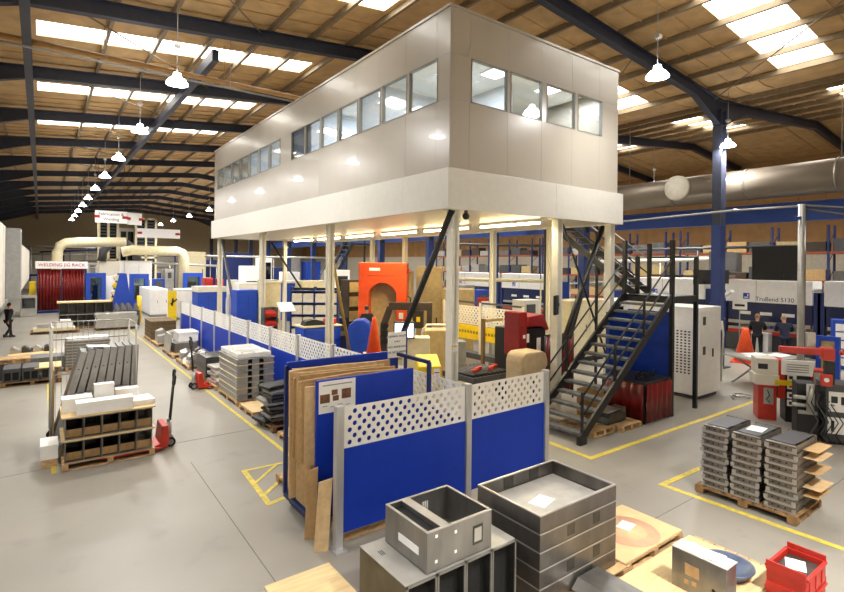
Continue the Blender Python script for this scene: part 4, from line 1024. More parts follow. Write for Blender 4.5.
# ================================================================ generic builders for the machine floor
def front(px0, px1, pyt, Y, pyb=None):
    a = aY(px0, pyt, Y); c = aY(px1, pyt, Y); z0 = 0 if pyb is None else aY((px0+px1)/2, pyb, Y).z
    return min(a.x, c.x), max(a.x, c.x), z0, aY((px0+px1)/2, pyt, Y).z
def mach(name, label, cat, px0, px1, pyt, Y, depth, m, pyb=None, door=None, window=None, panel=None, base=None, cap=None, rows=0, rowm=None, group=None, sides=None):
    """floor-standing machine or cabinet: body with plinth, door leaves, window, control panel, shelf rows as parts"""
    x0, x1, z0, z1 = front(px0, px1, pyt, Y, pyb); w, h = x1-x0, z1-z0
    T = thing(name, label, cat, (x0, Y, z0), 0, group)
    pl = .08*h if base else 0
    b = MB(); b.box(0, .0, pl, w, depth, h); b.obj('body', m, T, bev=min(.03, .03*w))
    if base: b = MB(); b.box(.04, .04, 0, w-.04, depth-.04, pl); b.obj('plinth', base, T)
    if door:
        n = door[1]
        for i in range(n):
            b = MB(); b.box(w*(i+.06)/n, -.025, pl+h*.06, w*(i+.94)/n, -.001, h*.93); d_ = b.obj('door', door[0], T, bev=.01)
            b = MB(); b.box(w*(i+.8)/n, -.05, pl+h*.42, w*(i+.84)/n, -.026, h*.6); b.obj('handle', m_greyd, d_)
    if window:
        for (u0, v0, u1, v1) in window[1:]:
            b = MB(); b.box(w*u0, -.03, h*v0, w*u1, -.002, h*v1); f = b.obj('window_frame', m_greyd, T)
            b = MB(); b.box(w*u0+.05, -.036, h*v0+.05, w*u1-.05, -.031, h*v1-.05); b.obj('window_pane', window[0], f)
    if panel:
        u0, v0, u1, v1 = panel[1:5]
        b = MB(); b.box(w*u0, -.07, h*v0, w*u1, -.002, h*v1); p_ = b.obj('control_panel', panel[0], T, bev=.01)
        b = MB(); b.box(w*u0+.04, -.074, h*(v0+(v1-v0)*.45), w*u1-.04, -.071, h*v1-.04); b.obj('display', m_greyd, p_)
    if cap: b = MB(); b.box(-.03, -.03, h, w+.03, depth+.03, h+cap[1]); b.obj('top_cover', cap[0], T)
    for r in range(rows):
        b = MB(); z = pl+(h-pl)*(r+.15)/rows; b.box(w*.04, -.03, z, w*.96, -.002, z+(h-pl)*.7/rows); b.obj('drawer', rowm or m_galv, T, bev=.008)
    return T
def tubeobj(name, label, cat, pts, r, m, n=14, group=None):
    b = MB(); b.path(pts, r, n); return tag(b.obj(name, m), label, cat, group)
# ---------------------------------------------------------------- orange arch press
c = D(385, 300, 22.0)
T = thing('arch_press', 'big orange arch-fronted press with tan body under the office', 'press', (c.x, c.y, 0), -.72)
w = 1.0
arch = [(-w,1.5),(-w,4.06),(w,4.06),(w,1.42),(w-.42,1.42),(w-.42,2.75)]
for k in range(0, 9):
    a = PI*.12+PI*.76*k/8; arch.append((.56*math.cos(a)/math.cos(PI*.12), 2.6+.62*math.sin(a)))
arch += [(-w+.42,2.75),(-w+.42,1.5)]
b = MB(); b.prism(arch, 'y', -.75, 0)
hd = b.obj('arch_hood', m_orange, T, bev=.03)
b = MB(); b.box(-.55,-.757,3.72,-.1,-.751,3.84); b.obj('maker_plate', m_white, hd)
b = MB(); b.box(-.62,-.755,3.5,.5,-.75,3.53); b.obj('seam_line', mat('dark_orange_seam', '#a8330f', .5), hd)
b = MB(); b.box(w-.3,-.757,1.75,w-.12,-.751,2.0); b.obj('switch_plate', m_white, hd)
b = MB(); b.box(-1.0, .02, .1, 1.1, 1.3, 3.7); b.obj('body', m_tan, T, bev=.03)
b = MB(); b.box(-.95, -.4, 0, .95, .0, 1.0); b.box(-.6, -.1, 1.0, .6, 0.0, 3.3); b.obj('bed', m_tan, T, bev=.02)
b = MB(); b.tube((w+.02, -.4, 3.7), (w+.12, -.4, 3.7), .09, 12); b.obj('warning_lamp', m_red, T)
b = MB(); b.path([(w+.02,-.6,1.9),(w+.16,-.6,2.0),(w+.16,-.6,2.6),(w+.02,-.6,2.7)], .03); b.obj('grab_handle', m_black, T)
c = D(438, 300, 23.6)
T = thing('press_cabinet', 'tall tan machine cabinets stepping down right of the orange press', 'cabinet', (c.x-.5, c.y, 0), -.72)
b = MB(); b.box(-.6,0,0,.55,1.4,3.9); b.obj('tall_cabinet', m_tan, T, bev=.02)
b = MB(); b.box(.57,-.3,0,2.0,1.2,2.9); b.obj('low_cabinet', m_tan, T, bev=.02)
b = MB(); b.box(-.5,-.02,.3,.45,-.001,2.4); d_ = b.obj('door', m_tan, T, bev=.02); b = MB(); b.box(.3,-.05,1.3,.36,-.021,1.6); b.obj('handle', m_black, d_)
b = MB(); b.box(.7,-.32,.3,1.9,-.301,2.6); b.obj('door', m_tan, T, bev=.02)
c = D(408, 305, 20.3)
T = thing('roller_gantry', 'dark brown gantry with cranked left leg before the tan press cabinets', 'gantry', (c.x, c.y, 0), -.72)
m_brown = mat('dark_brown_steel', '#3a2c20', .55, var=.2)
b = MB(); b.box(-.75,-.12,2.2,.95,.12,2.5); b.obj('beam', m_brown, T, bev=.02)
b = MB(); b.bar((-.7,0,2.3),(-.95,0,1.6),.2,.25); b.bar((-.95,0,1.65),(-.95,0,0),.2,.25); b.obj('leg', m_brown, T)
b = MB(); b.box(.75,-.1,0,.95,.1,2.2); b.obj('leg', m_brown, T)
b = MB()
for q in range(3): b.tube((-.9,-.14,1.55-.3*q),(-.9,.14,1.55-.3*q),.13,12)
b.obj('rollers', m_blk, T)
b = MB(); b.box(-.02,-.16,1.5,.62,.14,2.18); b.obj('control_box', mat('black_orange_box', '#2b2118', .5), T); b = MB(); b.box(.1,-.165,1.7,.2,-.161,2.0); b.box(.35,-.165,1.75,.5,-.161,1.95); b.obj('labels', m_yellow, T)
# operator on a step, facing the press
c = D(367, 330, 20.2); box('work_platform', 'grey step the press operator stands on', 'platform', (c.x-.6, c.y-.4, 0, 1.2, .9, .56), m_greyd, bev=.02)
person('person in dark workwear with short hair standing at the orange press', (c.x, c.y, .56), -.3, 'stand')
c = D(360, 335, 18.8)
T = thing('wheeled_bin', 'big round-backed blue plastic bin before the press operator', 'bin', (c.x, c.y, 0), -.65)
b = MB(); b.prism([(-.45,.15),(.45,.15),(.45,1.55),(.36,1.85),(.15,2.0),(-.15,1.98),(-.36,1.8),(-.47,1.4)], 'y', -.35, .35); b.obj('shell', m_blueb, T, bev=.05)
for x in (-.35,.35): b = MB(); b.tube((x,-.04,.08),(x,.04,.08),.08,12); b.box(x-.03,-.05,.08,x+.03,.05,.15); b.obj('wheel', m_rub, T)
# bench with cone
c = D(385, 348, 17.2)
T = thing('work_bench', 'pale topped work bench carrying the orange cone behind the waste sign', 'bench', (c.x, c.y, 0), -.6)
b = MB(); b.box(-.75,-.35,.95,1.05,.4,1.0); b.obj('top', m_ply, T)
for x in (-.7,.95):
    for y in (-.3,.33): b = MB(); b.box(x,y,0,x+.06,y+.05,.95); b.obj('leg', m_greyd, T)
def cone(label, loc, h=1.2, r=.32):
    t = thing('traffic_cone', label, 'cone', loc, .3, 'orange cones')
    b = MB(); b.box(-r,-r,0,r,r,.04); b.obj('base', m_orange, t)
    b = MB(); b.lathe([(r*.85,.04),(r*.25,h*.92),(r*.2,h),(.0,h)], n=24); b.obj('body', m_orange, t)
cone('orange cone standing on the bench near the orange press', (c.x-.42, c.y+.02, 1.001), 1.25, .3)
c = D(404, 335, 16.2)
T = thing('computer_console', 'tan sloped console with a lit monitor behind the waste sign', 'console', (c.x, c.y, 0), -.6)
b = MB(); b.prism([(-.45,0),(.45,0),(.45,1.35),(.1,1.75),(-.45,1.75)], 'x', -.05, .8); b.obj('cabinet', m_cream, T, bev=.02)
b = MB(); b.prism([(-.449,.9),(.0,.9)] if False else [(.452,1.0),(.47,1.0),(.47,1.3),(.452,1.3)], 'x', .1, .7); b.obj('key_panel', m_greyd, T)
b = MB(); b.box(-.32,-.5,1.72,.32,-.42,2.25); b.box(-.05,-.42,1.75,.05,-.2,1.85); mo = b.obj('monitor', m_greyd, T, bev=.02); b = MB(); b.box(-.28,-.506,1.77,.28,-.501,2.2); b.obj('screen', m_screen, mo)
# yellow bin
c = D(428, 365, 14.4)
T = thing('yellow_bin', 'yellow slope-topped bin behind the inner screen', 'bin', (c.x, c.y, 0), -.45)
b = MB(); b.prism([(-.3,0),(.3,0),(.3,1.45),(-.3,1.2)], 'x', -.32, .32); b.obj('body', m_yellow, T, bev=.02)
b = MB(); b.box(.1,-.306,.85,.28,-.3,1.15); b.obj('label_plate', m_paper, T); b = MB(); b.box(.12,-.31,1.02,.26,-.306,1.05); b.box(.12,-.31,.93,.24,-.306,.95); b.obj('label_print', m_inkr, T)
c = D(446, 350, 17.6); T = thing('guard_chair', 'tan cabinet with a pale tubular frame beside the front corner column', 'cabinet', (c.x-.2, c.y+.2, 0), -.5)
b = MB(); b.box(-.45,0,0,.5,.8,1.75); b.obj('body', m_tan, T, bev=.04); b = MB(); b.path([(-.55,-.1,0),(-.55,-.1,1.75),(-.4,-.1,1.95),(.4,-.1,1.95),(.52,-.1,1.8),(.52,-.1,0)], .04, 8); b.obj('tube_frame', m_offw, T)
b = MB(); b.box(.55,.0,0,1.0,.6,1.35); b.obj('side_box', m_grey, T, bev=.02)
# guarded line under the office
T = thing('guard_fence', 'yellow guard panel with white perforated board above it under the office', 'guard fence', (13.1, 11.9, 0))
b = MB(); b.box(-.03,0,1.2,.03,4.2,1.72); y_ = b.obj('yellow_panel', m_yellow, T)
b = MB()
for k in range(22): b.box(-.036,.3+.16*k,1.42,-.031,.41+.16*k,1.52)
b.obj('print_band', mat('faded_print', '#8c7a3a', .7), y_)
b = MB(); perforated(b, 4.2, 1.75, 2.45, .17, .035); b.xf(Matrix.Rotation(PI/2, 4, 'Z')); b.obj('perforated_board', m_offw, T, solid=.01)
for y in (0, 2.1, 4.2): b = MB(); b.box(-.05,y-.05,0,.05,y+.05,2.6); b.obj('post', m_offw, T)
b = MB(); b.box(-.02,0,2.55,.02,4.2,2.62); b.box(-.1,0,.5,.3,4.2,.7); b.obj('rail', m_greyd, T)
c = aY(483, 350, 11.9); T = thing('fence_post', 'brown square post with a cross rail before the yellow guard panel', 'post', (c.x, 11.9, 0))
b = MB(); b.box(-.05,-.05,0,.05,.05,2.3); b.obj('upright', mat('brown_post', '#7d6238', .6), T); b = MB(); b.box(.05,-.03,2.2,.85,.03,2.28); b.obj('cross_rail', m_tan, T); b = MB(); b.box(-.15,-.15,0,.15,.15,.03); b.obj('foot', m_tan, T)
T = thing('roller_table', 'dark low roller table with red parts behind the front screens', 'table', (9.2, 10.1, 0))
b = MB(); b.box(0,0,.85,1.5,1.3,1.0); b.obj('bed', m_greyd, T); 
for x in (.05,1.37):
    for y in (.05,1.17): b = MB(); b.box(x,y,0,x+.08,y+.08,.85); b.obj('leg', m_blk, T)
b = MB()
for k in range(9): b.tube((.1+.15*k,.05,1.03),(.1+.15*k,1.25,1.03),.05,8)
b.obj('rollers', m_blk, T)
random.seed(2)
for k in range(6): box('red_part', 'small red part lying on the dark roller table', 'part', (9.4+.2*k, 10.3+.12*(k%3), 1.085, .14, .1, .09), m_red, 'red parts on the roller table', bev=.02)
T = thing('red_top_machine', 'black machine with a red hood and white labels left of the stair-side column', 'machine', (11.1, 10.25, 0))
b = MB(); b.box(0,0,0,1.15,1.0,2.15); b.obj('body', m_black, T, bev=.03)
b = MB(); b.prism([(-.1,1.4),(-.1,2.65),(.22,2.65),(.22,1.4)], 'y', -.1, .5); b.obj('red_tower', m_curtain if False else mat('dark_red_paint', '#8f1d1b', .4), T, bev=.02)
b = MB(); b.prism([(.3,2.2),(.35,2.5),(1.0,2.55),(1.25,2.1),(1.2,2.05),(.9,2.2)], 'y', -.05, .9); b.obj('red_hood', MATS['dark_red_paint'], T, bev=.02)
for x, z, w, h in ((.2,1.75,.22,.25),(.75,1.45,.18,.4),(.05,1.9,.1,.1)): b = MB(); b.box(x,-.006-.1*(x<.1),z,x+w,-.0-.1*(x<.1),z+h); b.obj('label', m_paper, T)
c = MB(); c.path([(.0,0,.0),(.9,0,0),(.9,.0,.02)], .05)
T = thing('covered_machine', 'tan dust-covered machine between the stairs and the front screens', 'machine', (9.95, 9.05, 0))
b = MB(); b.prism([(0,.05),(.95,.05),(.98,1.5),(.9,1.68),(.75,1.74),(.15,1.74),(.03,1.66),(-.02,1.5)], 'y', 0, .6); b.obj('cover', mat('tan_canvas', '#b9a27c', .8, var=.08), T, bev=.05); b = MB(); b.box(.05,.05,0,.9,.55,.05); b.obj('foot', m_black, T)
T = thing('column_monitor', 'black monitor bracketed to the column by the stairs', 'monitor', (11.05, 8.9, 2.95), .4)
b = MB(); b.box(-.16,-.03,-.26,.16,.03,.26); b.obj('screen', m_black, T, bev=.01); b = MB(); b.box(.16,-.02,-.04,.25,.02,.04); b.obj('arm', m_blk, T)
# ---------------------------------------------------------------- bin rack and benches left of the press
c = D(315, 300, 22); RZ = -.62
T = thing('bin_rack', 'blue shelving rack full of white storage bins under the office', 'rack', (c.x, c.y, 0), RZ)
for x in (-1.0, -.02, .96):
    b = MB(); b.box(x,-.25,0,x+.05,.25,3.0); b.obj('upright', m_blued, T)
b = MB(); b.box(-.98,.2,.3,1.0,.22,2.95); b.obj('back_panel', m_black, T)
for r in range(6):
    b = MB(); b.box(-.98,-.25,.3+.5*r,1.0,.25,.34+.5*r); b.obj('shelf', m_blued, T)
Mr = Matrix.Translation((c.x, c.y, 0)) @ Matrix.Rotation(RZ, 4, 'Z')
proto = None
for r in range(5):
    for q in range(4):
        loc = Mr @ Vector((-.93+.47*q+.04*(q>1), -.24, .342+.5*r)); lab = 'white storage bin, %s from the left in the %s row of the blue rack' % (ORD[q], ['bottom','second','third','fourth','top'][r])
        if proto is None:
            t = thing('storage_bin', lab, 'storage bin', loc, RZ, 'white bins in the blue rack'); b = MB(); b.tray(0,0,0,.43,.42,.38,.02); b.obj('tub', m_offw, t, bev=.01); b = MB(); b.box(.1,-.006,.16,.33,0,.22); b.obj('label_holder', m_cream, t)
            b = MB(); b.box(.03,.03,.02,.37,.38,.26); b.obj('contents', m_cream, t); proto = t
        else: dup(proto, loc, RZ, lab)
mach('tool_bench', 'blue drawer bench with a pale top before the white bin rack', 'bench', 304, 341, 327, 16.9, .8, m_blueb, cap=(m_cream, .05), rows=3, rowm=m_blueb, base=m_black)
x0, x1, z0, z1 = front(304, 341, 327, 16.9)
box('red_tray', 'red plastic tray on the blue drawer bench', 'tray', (x0+.95, 17.1, z1+.052, .42, .3, .22), m_red, bev=.03)
b = MB(); b.prism([(0,0),(.8,0),(.7,.14),(.35,.22),(.05,.15)], 'y', 0, .4); tag(b.obj('tool_bag', m_black, loc=(x0+.1, 17.05, z1+.052)), 'black tool bag on the blue drawer bench', 'bag')
mach('notice_cabinet', 'cream cabinet with sloping shelf behind the left office column', 'cabinet', 262, 281, 283, 22.6, .6, m_cream, panel=(m_cream, .1, .35, .9, .5), cap=(m_cream, .05))
T = thing('red_bin_rack', 'rack of red picking bins before the cream cabinet', 'rack', (front(264,278,306,20.2)[0], 20.2, 0)); xw_ = front(264,278,306,20.2); w = xw_[1]-xw_[0]
b = MB(); b.box(0,.3,0,w,.34,2.2); b.box(0,0,0,.05,.34,2.2); b.box(w-.05,0,0,w,.34,2.2); b.obj('frame', m_greyd, T)
for r in range(5): b = MB(); b.prism([(0,.3+.38*r),(.28,.3+.38*r),(.28,.58+.38*r),(-.05,.46+.38*r)], 'x', .06, w-.06); b.obj('bin', m_redbin, T, bev=.02)
for (lab, px0, px1, pyt, Y, dep, m, kw) in (
    ('royal blue steel cabinet behind the long screen row, left of the office column', 237, 258, 290, 23.0, .9, m_blueb, dict(door=(m_blueb,2), base=m_black)),
    ('small white cabinet on the near side of the leaning grey brace', 230, 239, 280, 31.5, .7, m_white, dict(door=(m_white,1))),
    ('white low machine bench behind the royal blue cabinet', 239, 263, 283, 29.0, 1.0, m_white, dict(door=(m_white,2))),
    ('long white work table with brown front at the far end of the screens', 198, 226, 292, 30.5, 1.4, m_blueb, dict(cap=(m_offw,.3), door=(m_blueb,3))),
    ('blue equipment cabinet right of the bin rack, behind a slim column', 330, 348, 318, 20.5, .9, m_blued, dict(panel=(m_grey,.2,.5,.8,.8))),
    ('tall dark machine column left of the orange press', 349, 360, 280, 20.6, .8, m_brown, dict(rows=5, rowm=m_tan)),
    ('pale grey fan-cooled cabinet behind the leaning yellow tube', 338, 350, 292, 23.5, .7, m_galv, dict(window=(m_clear,(.15,.55,.85,.9)))),
  ): mach('machine_cabinet', lab, 'cabinet', px0, px1, pyt, Y, dep, m, **kw)
for k, (px, py, Y, m) in enumerate(((286,303,20.0,m_white),(238,281,25.6,m_paper))):
    pass
T = thing('document_lectern', 'white sloping document board on a stand beside the red bin rack', 'lectern', tuple(aY(286, 330, 19.0)[:2])+(0,)); b = MB(); b.box(-.03,0,0,.03,.05,2.3); b.obj('stand', m_grey, T); b = MB(); b.prism([(-.2,2.15),(.2,2.45),(.2,2.48),(-.2,2.18)], 'x', -.3, .3); b.obj('board', m_white, T)
c = G(256, 345, 0); c = D(256, 300, 25.2)
person('person in dark clothes standing beside the royal blue cabinet', (c.x, c.y, 0), 2.2, 'stand', m_cloth, m_cloth, m_hair, 1.9)
# ================================================================ right of the stairs
# pallet under the stair
pallet('pallet on the floor under the foot of the stairs', (10.35, 7.2, 0), 0, .85, 1.1)
pallet('pallet beside the red welding curtain under the stairs', (11.25, 7.05, 0), 0, .85, 1.1)
T = thing('casting', 'dark metal casting lying on the pallet before the red curtain', 'casting', (11.05, 7.3, .146)); b = MB(); b.prism([(0,0),(.75,0),(.8,.18),(.55,.3),(.1,.26)], 'y', 0, .5); b.obj('block', m_steeld, T, bev=.03); b = MB(); b.box(.05,.05,.27,.62,.45,.31); b.obj('cover_sheet', m_steell, T); b = MB(); b.box(.75,.1,0,.9,.4,.3); b.obj('end_plate', m_steel, T)
box('cardboard_box', 'open brown cardboard sheet leaning under the stair treads', 'cardboard', (11.3, 8.2, .0, .9, .2, .8), m_card)
# welding booth
T = thing('welding_bench', 'welding bench with a dark red curtain skirt under the landing', 'bench', (12.3, 7.02, 0))
b = MB(); b.box(0,.06,.98,1.25,1.35,1.06); b.obj('top', m_steeld, T)
for x in (.02,1.17):
    for y in (.08,1.26): b = MB(); b.box(x,y,0,x+.06,y+.06,.98); b.obj('leg', m_blk, T)
def wavy(L, z0, z1, amp=.03, n=40, waves=9):
    b = MB(); A = []; B = []
    for i in range(n+1):
        x = L*i/n; y = amp*math.sin(2*PI*waves*i/n); A.append(b.bm.verts.new((x, y, z0))); B.append(b.bm.verts.new((x, y, z1)))
    for i in range(n): f = b.bm.faces.new((A[i],A[i+1],B[i+1],B[i])); f.smooth = True
    return b
wavy(1.2, .05, 1.0, .012, 40, 5).obj('curtain', m_curtain, T, solid=.01).location = (.03,.03,0)
c = wavy(1.1, .05, 1.0, .012, 40, 5).obj('curtain', m_curtain, T, solid=.01); c.location = (-.02,.1,0); c.rotation_euler = (0,0,PI/2)
random.seed(8)
for k in range(7):
    b = MB(); x, y = .15+.14*k, .4+.1*(k%3); b.tube((0,0,.03),(random.uniform(.15,.3),random.uniform(-.1,.1),random.uniform(.05,.2)),.025,8); o = b.obj('clamp', m_blk, loc=(12.3+x, 7.02+y, 1.062)); tag(o, 'black welding clamp lying on the red-skirted welding bench', 'clamp', 'clamps on the welding bench')
T = thing('booth_screen', 'tall bright blue steel panel behind the red-skirted bench', 'panel', (12.95, 8.56, 0)); b = MB(); b.box(0,0,.1,1.0,.05,2.7); b.obj('sheet', m_blueb, T); b = MB(); b.box(1.0,-1.25,.1,1.05,.05,2.75); b.obj('side_sheet', m_blueb, T)
for x in (0, .94): b = MB(); b.box(x,.05,0,x+.06,.1,2.7); b.obj('post', m_blued, T)
T = thing('welding_curtain_frame', 'dark red welding curtain hanging behind the stair treads', 'curtain', (11.75, 9.85, 0)); wavy(1.3,.2,1.95).obj('curtain', m_curtain, T, solid=.01); b = MB(); b.tube((0,0,1.97),(1.3,0,1.97),.025,8); b.tube((0,0,0),(0,0,1.97),.025,8); b.tube((1.3,0,0),(1.3,0,1.97),.025,8); b.obj('frame', m_blk, T)
mach('laser_cabinet', 'cream perforated machine cabinet seen behind the upper stair treads', 'cabinet', 571, 606, 300, 13.2, 1.0, m_cream, door=(m_cream,2), base=m_black)
# white laser power cabinet, turned towards the camera
T = thing('power_cabinet', 'tall white machine cabinet with slotted side behind the landing posts', 'cabinet', (15.85, 7.45, 0), 0)
b = MB(); b.box(0,0,.12,1.45,1.4,2.78); b.obj('body', m_white, T, bev=.02)
b = MB(); b.box(.08,.08,0,1.35,1.3,.12); b.obj('plinth', m_greyd, T)
b = MB(); b.box(.02,-.02,.2,.95,-.001,2.7); d_ = b.obj('door', m_white, T, bev=.01)
b = MB(); b.box(.22,-.03,2.25,.38,-.021,2.5); d2 = b.obj('screen', m_greyd, d_); b = MB(); b.box(.22,-.03,1.35,.38,-.021,1.6); b.obj('lock_plate', m_greyd, d_); b = MB(); b.box(.82,-.05,1.25,.86,-.021,1.5); b.obj('handle', m_black, d_)
b = MB()
for i in range(6):
    for k in range(15): b.box(-.006, .25+.12*i, .75+.09*k, 0, .31+.12*i, .79+.09*k)
b.obj('side_slots', m_hole, T)
b = MB(); b.box(1.45,.1,.3,1.75,1.2,2.2); b.obj('side_unit', m_white, T, bev=.02)
b = MB(); b.box(1.48,.06,.5,1.72,.1,2.0); b.obj('glass_strip', m_clear, T); b = MB(); b.path([(1.48,.0,.4),(1.62,.0,1.9),(1.5,.0,2.3)], .03); b.obj('grab_rail', m_offw, T)
T = tag(MB().path([(0,0,.03),(.3,.2,.04),(.6,-.1,.05),(.4,-.3,.06),(.1,-.1,.08),(.3,.15,.1),(.7,.1,.08),(.9,-.2,.03),(.5,-.35,.04)], .025, 8).obj('hose_coil', m_galv, loc=(16.9, 6.9, 0)), 'loose grey hose coiled on the floor by the white machine cabinet', 'hose')
mach('machine_cabinet', 'pale machine enclosure between landing and white cabinet', 'cabinet', 655, 676, 298, 11.4, 1.0, m_offw, window=(m_clear,(.2,.5,.8,.9)))
# press brakes
BX = 27.4
def brake(label, y0, L, zt, text):
    T = thing('press_brake', label, 'press brake', (BX, y0, 0), 0, 'press brakes along the right wall')   # faces -x
    b = MB(); b.box(0,0,2.35,1.2,L,zt); h_ = b.obj('hood', m_white, T, bev=.03)
    b = MB(); b.box(-.004,L*.62,2.36,.0,L*.625,zt-.02); b.obj('hood_seam', m_grey, h_)
    b = MB(); b.box(-.01,L*.70,2.5,.0,L*.70+.28,2.78); b.obj('logo_square', m_blueb, h_)
    b = MB(); b.box(-.014,L*.70+.05,2.55,-.01,L*.70+.23,2.6); b.box(-.014,L*.70+.05,2.63,-.01,L*.70+.1,2.73); b.obj('logo_mark', m_white, h_)
    if text: lettering('TruBend 5130', .27, (-.006, L*.70-.25, 2.52), FACE_L, m_greyd, h_, align='LEFT')
    b = MB(); b.box(.15,.05,1.45,1.2,L-.05,2.35); b.obj('ram', mat('navy_machine_face', '#16234f', .3, coat=.3), T)
    b = MB(); b.box(.1,.1,1.3,.35,L-.1,1.45); b.obj('upper_tool', m_steell, T); b = MB(); b.box(.1,.1,1.02,.3,L-.1,1.12); b.obj('lower_tool', m_steell, T)
    b = MB(); b.box(.05,.1,.85,1.2,L-.1,1.02); b.obj('red_table_edge', m_red, T)
    b = MB(); b.box(.1,0,.05,1.2,L,.85); b.obj('bed', m_greyd, T)
    for y in (-.25, L): b = MB(); b.box(.1,y,0,1.6,y+.25,2.9); b.obj('side_frame', m_blued, T)
    for k in range(3): b = MB(); b.box(.14,L*(.2+.25*k),1.75,.149,L*(.2+.25*k)+.5,1.9); b.obj('label_plate', m_paper, T)
    return T
brake('white hooded press brake the two men face, lettered in grey', 8.0, 3.6, 3.42, True)
brake('white hooded press brake at the right edge beyond the grey pole', 3.4, 4.2, 3.45, False)
brake('press brake behind the tall white cabinet, partly hidden', 12.6, 3.6, 3.4, False)
brake('press brake seen between the office columns beyond the yellow guard', 22.5, 4.6, 3.4, False)
brake('press brake seen left of the front corner column', 28.5, 4.4, 3.4, False)
for k, (x, y) in enumerate(((26.9, 12.0),)):
    T = thing('arm_screen', 'white angled light arm with a small screen beside the two men', 'control arm', (x, y, 0)); b = MB(); b.box(-.06,-.06,0,.06,.06,2.6); b.obj('post', m_greyd, T); b = MB(); b.bar((0,0,2.2),(-.7,-1.2,2.9),.2,.12); b.obj('arm', m_white, T); b = MB(); b.path([(-.1,-.3,2.4),(-.15,-.4,1.9),(-.1,-.6,1.5),(0,-.3,1.3)], .05); b.obj('hoop', m_white, T)
T = thing('hanging_notice', 'small white notice hung above the man on the left', 'sign', (26.9, 10.75, 2.2)); b = MB(); b.box(-.01,-.32,-.2,.01,.32,.2); b.obj('board', m_paper, T); lettering('MACHINE', .13, (-.013,0,.0), FACE_L, m_ink, T) if False else None
b = MB(); b.box(-.015,-.22,-.05,-.01,.22,.05); b.obj('print_line', m_ink, T); b = MB(); b.tube((0,0,-2.2),(0,0,-.2),.025,6); b.obj('stand', m_grey, T)
a = G(757, 355); person('man in black workwear facing the press brake, arms out to the right', (a.x, a.y, 0), -1.25, 'stand', m_cloth, m_cloth, mat('sandy_hair', '#8a6a4a', .8), 1.78).scale = (1.18, 1.15, 1.03)
a = G(786, 358); person('man in navy workwear leaning over the press brake table', (a.x-.15, a.y, 0), -1.1, 'lean', m_clothb, m_clothb, mat('fair_hair', '#a98b66', .8), 1.86).scale = (1.2, 1.15, 1.0)
b = MB(); b.box(0,0,0,.5,.7,1.0); tag(b.obj('white_locker', m_white, loc=(a.x+.1, a.y+.75, 0), bev=.02), 'low white cabinet between the two men', 'cabinet')
a = G(745, 362); cone('tall orange cone standing on the floor left of the two men', (a.x, a.y, 0), 1.45, .5)
T = thing('trestle_table', 'folding scissor-leg table with white sheets before the orange cone', 'table', (18.6, 7.1, 0), -.5)
b = MB(); b.box(0,0,.95,2.2,1.3,1.0); b.obj('top', m_galv, T)
for y in (.1,1.2):
    for s in (0,1): b = MB(); b.bar((.3 if s else 1.9,y,0),(1.9 if s else .3,y,.95),.06,.06); b.obj('leg', m_grey, T)
for k in range(3): b = MB(); b.box(0,0,0,.7,.5,.01); o = b.obj('paper_sheet', m_paper, loc=(19.0+.5*k, 7.1-.2*k+.4*(k%2), 1.0025)); o.rotation_euler=(0,0,-.5+.2*k); tag(o, '%s white sheet from the left on the scissor-leg table' % ORD[k], 'paper', 'sheets on the scissor-leg table')
# blue framed board, far right
a = aX(838, 385, 21.5); T = thing('framed_board', 'tan panel in a thick blue frame at the right edge behind the welders', 'board', (21.0, 5.0, 0))
y1 = aX(816, 345, 21.0).y; y0 = aX(840, 345, 21.0).y
T.location = (21.0, y0, 0); w = y1-y0
b = MB(); b.box(0,.1,.4,.06,w-.1,1.6); b.obj('panel', m_tan, T); b = MB(); b.box(-.03,0,.3,.1,.14,1.75); b.box(-.03,w-.14,.3,.1,w,1.75); b.box(-.03,.14,1.6,.1,w-.14,1.75); b.box(-.03,.14,.3,.1,w-.14,.45); b.obj('frame', m_blueb, T)
for y in (.02, w-.12): b = MB(); b.box(0,y,0,.08,y+.1,.3); b.obj('leg', m_blued, T)
c = D(852, 360, 20.3); T = thing('drawer_cabinet', 'blue drawer cabinet with a row of white fronts at the right edge', 'cabinet', (c.x, c.y, 0), -1.2)
b = MB(); b.box(-.6,0,0,.9,.7,1.95); b.obj('body', m_blueb, T)
for k in range(5): b = MB(); b.box(-.52,-.04,.15+.34*k,.8,0,.44+.34*k); b.obj('drawer', m_white, T, bev=.01)
# spot welders
c = G(758, 419)
T = thing('spot_welder', 'red and black spot welder with white notices, nearer the two men', 'spot welder', (c.x, c.y, 0), -1.0)
b = MB(); b.box(0,0,0,.42,.55,.92); b.obj('base', m_red, T, bev=.015)
b = MB(); b.box(-.1,-.06,.92,.46,.55,1.2); b.box(-.06,-.04,1.2,.44,.55,1.62); b.obj('head_box', m_offw, T, bev=.02)
b = MB(); b.box(.44,-.02,.6,.6,.5,1.6); b.obj('red_flank', m_red, T, bev=.01)
b = MB(); b.box(-.02,-.046,1.34,.2,-.041,1.48); b.obj('black_panel', m_black, T)
b = MB(); b.box(.12,-.01,.42,.34,-.001,.84); f = b.obj('wiring_plate', m_galv, T); b = MB(); b.path([(.2,-.015,.8),(.25,-.02,.65),(.18,-.02,.55),(.26,-.02,.47)], .012, 6); b.obj('wiring', m_black, f)
b = MB(); b.box(.61,.0,.0,1.15,.5,1.25); b.obj('column', m_black, T, bev=.01)
b = MB(); b.box(.36,-.1,.96,.72,-.062,1.09); b.obj('yellow_label', m_yellow, T)
b = MB(); b.prism([(.5,1.24),(1.16,1.24),(1.2,1.62),(.5,1.62)], 'y', -.1, -.03); f = b.obj('white_notice', m_paper, T)
b = MB()
for k in range(4): b.box(.6,-.106,1.32+.06*k,1.08,-.1,1.34+.06*k)
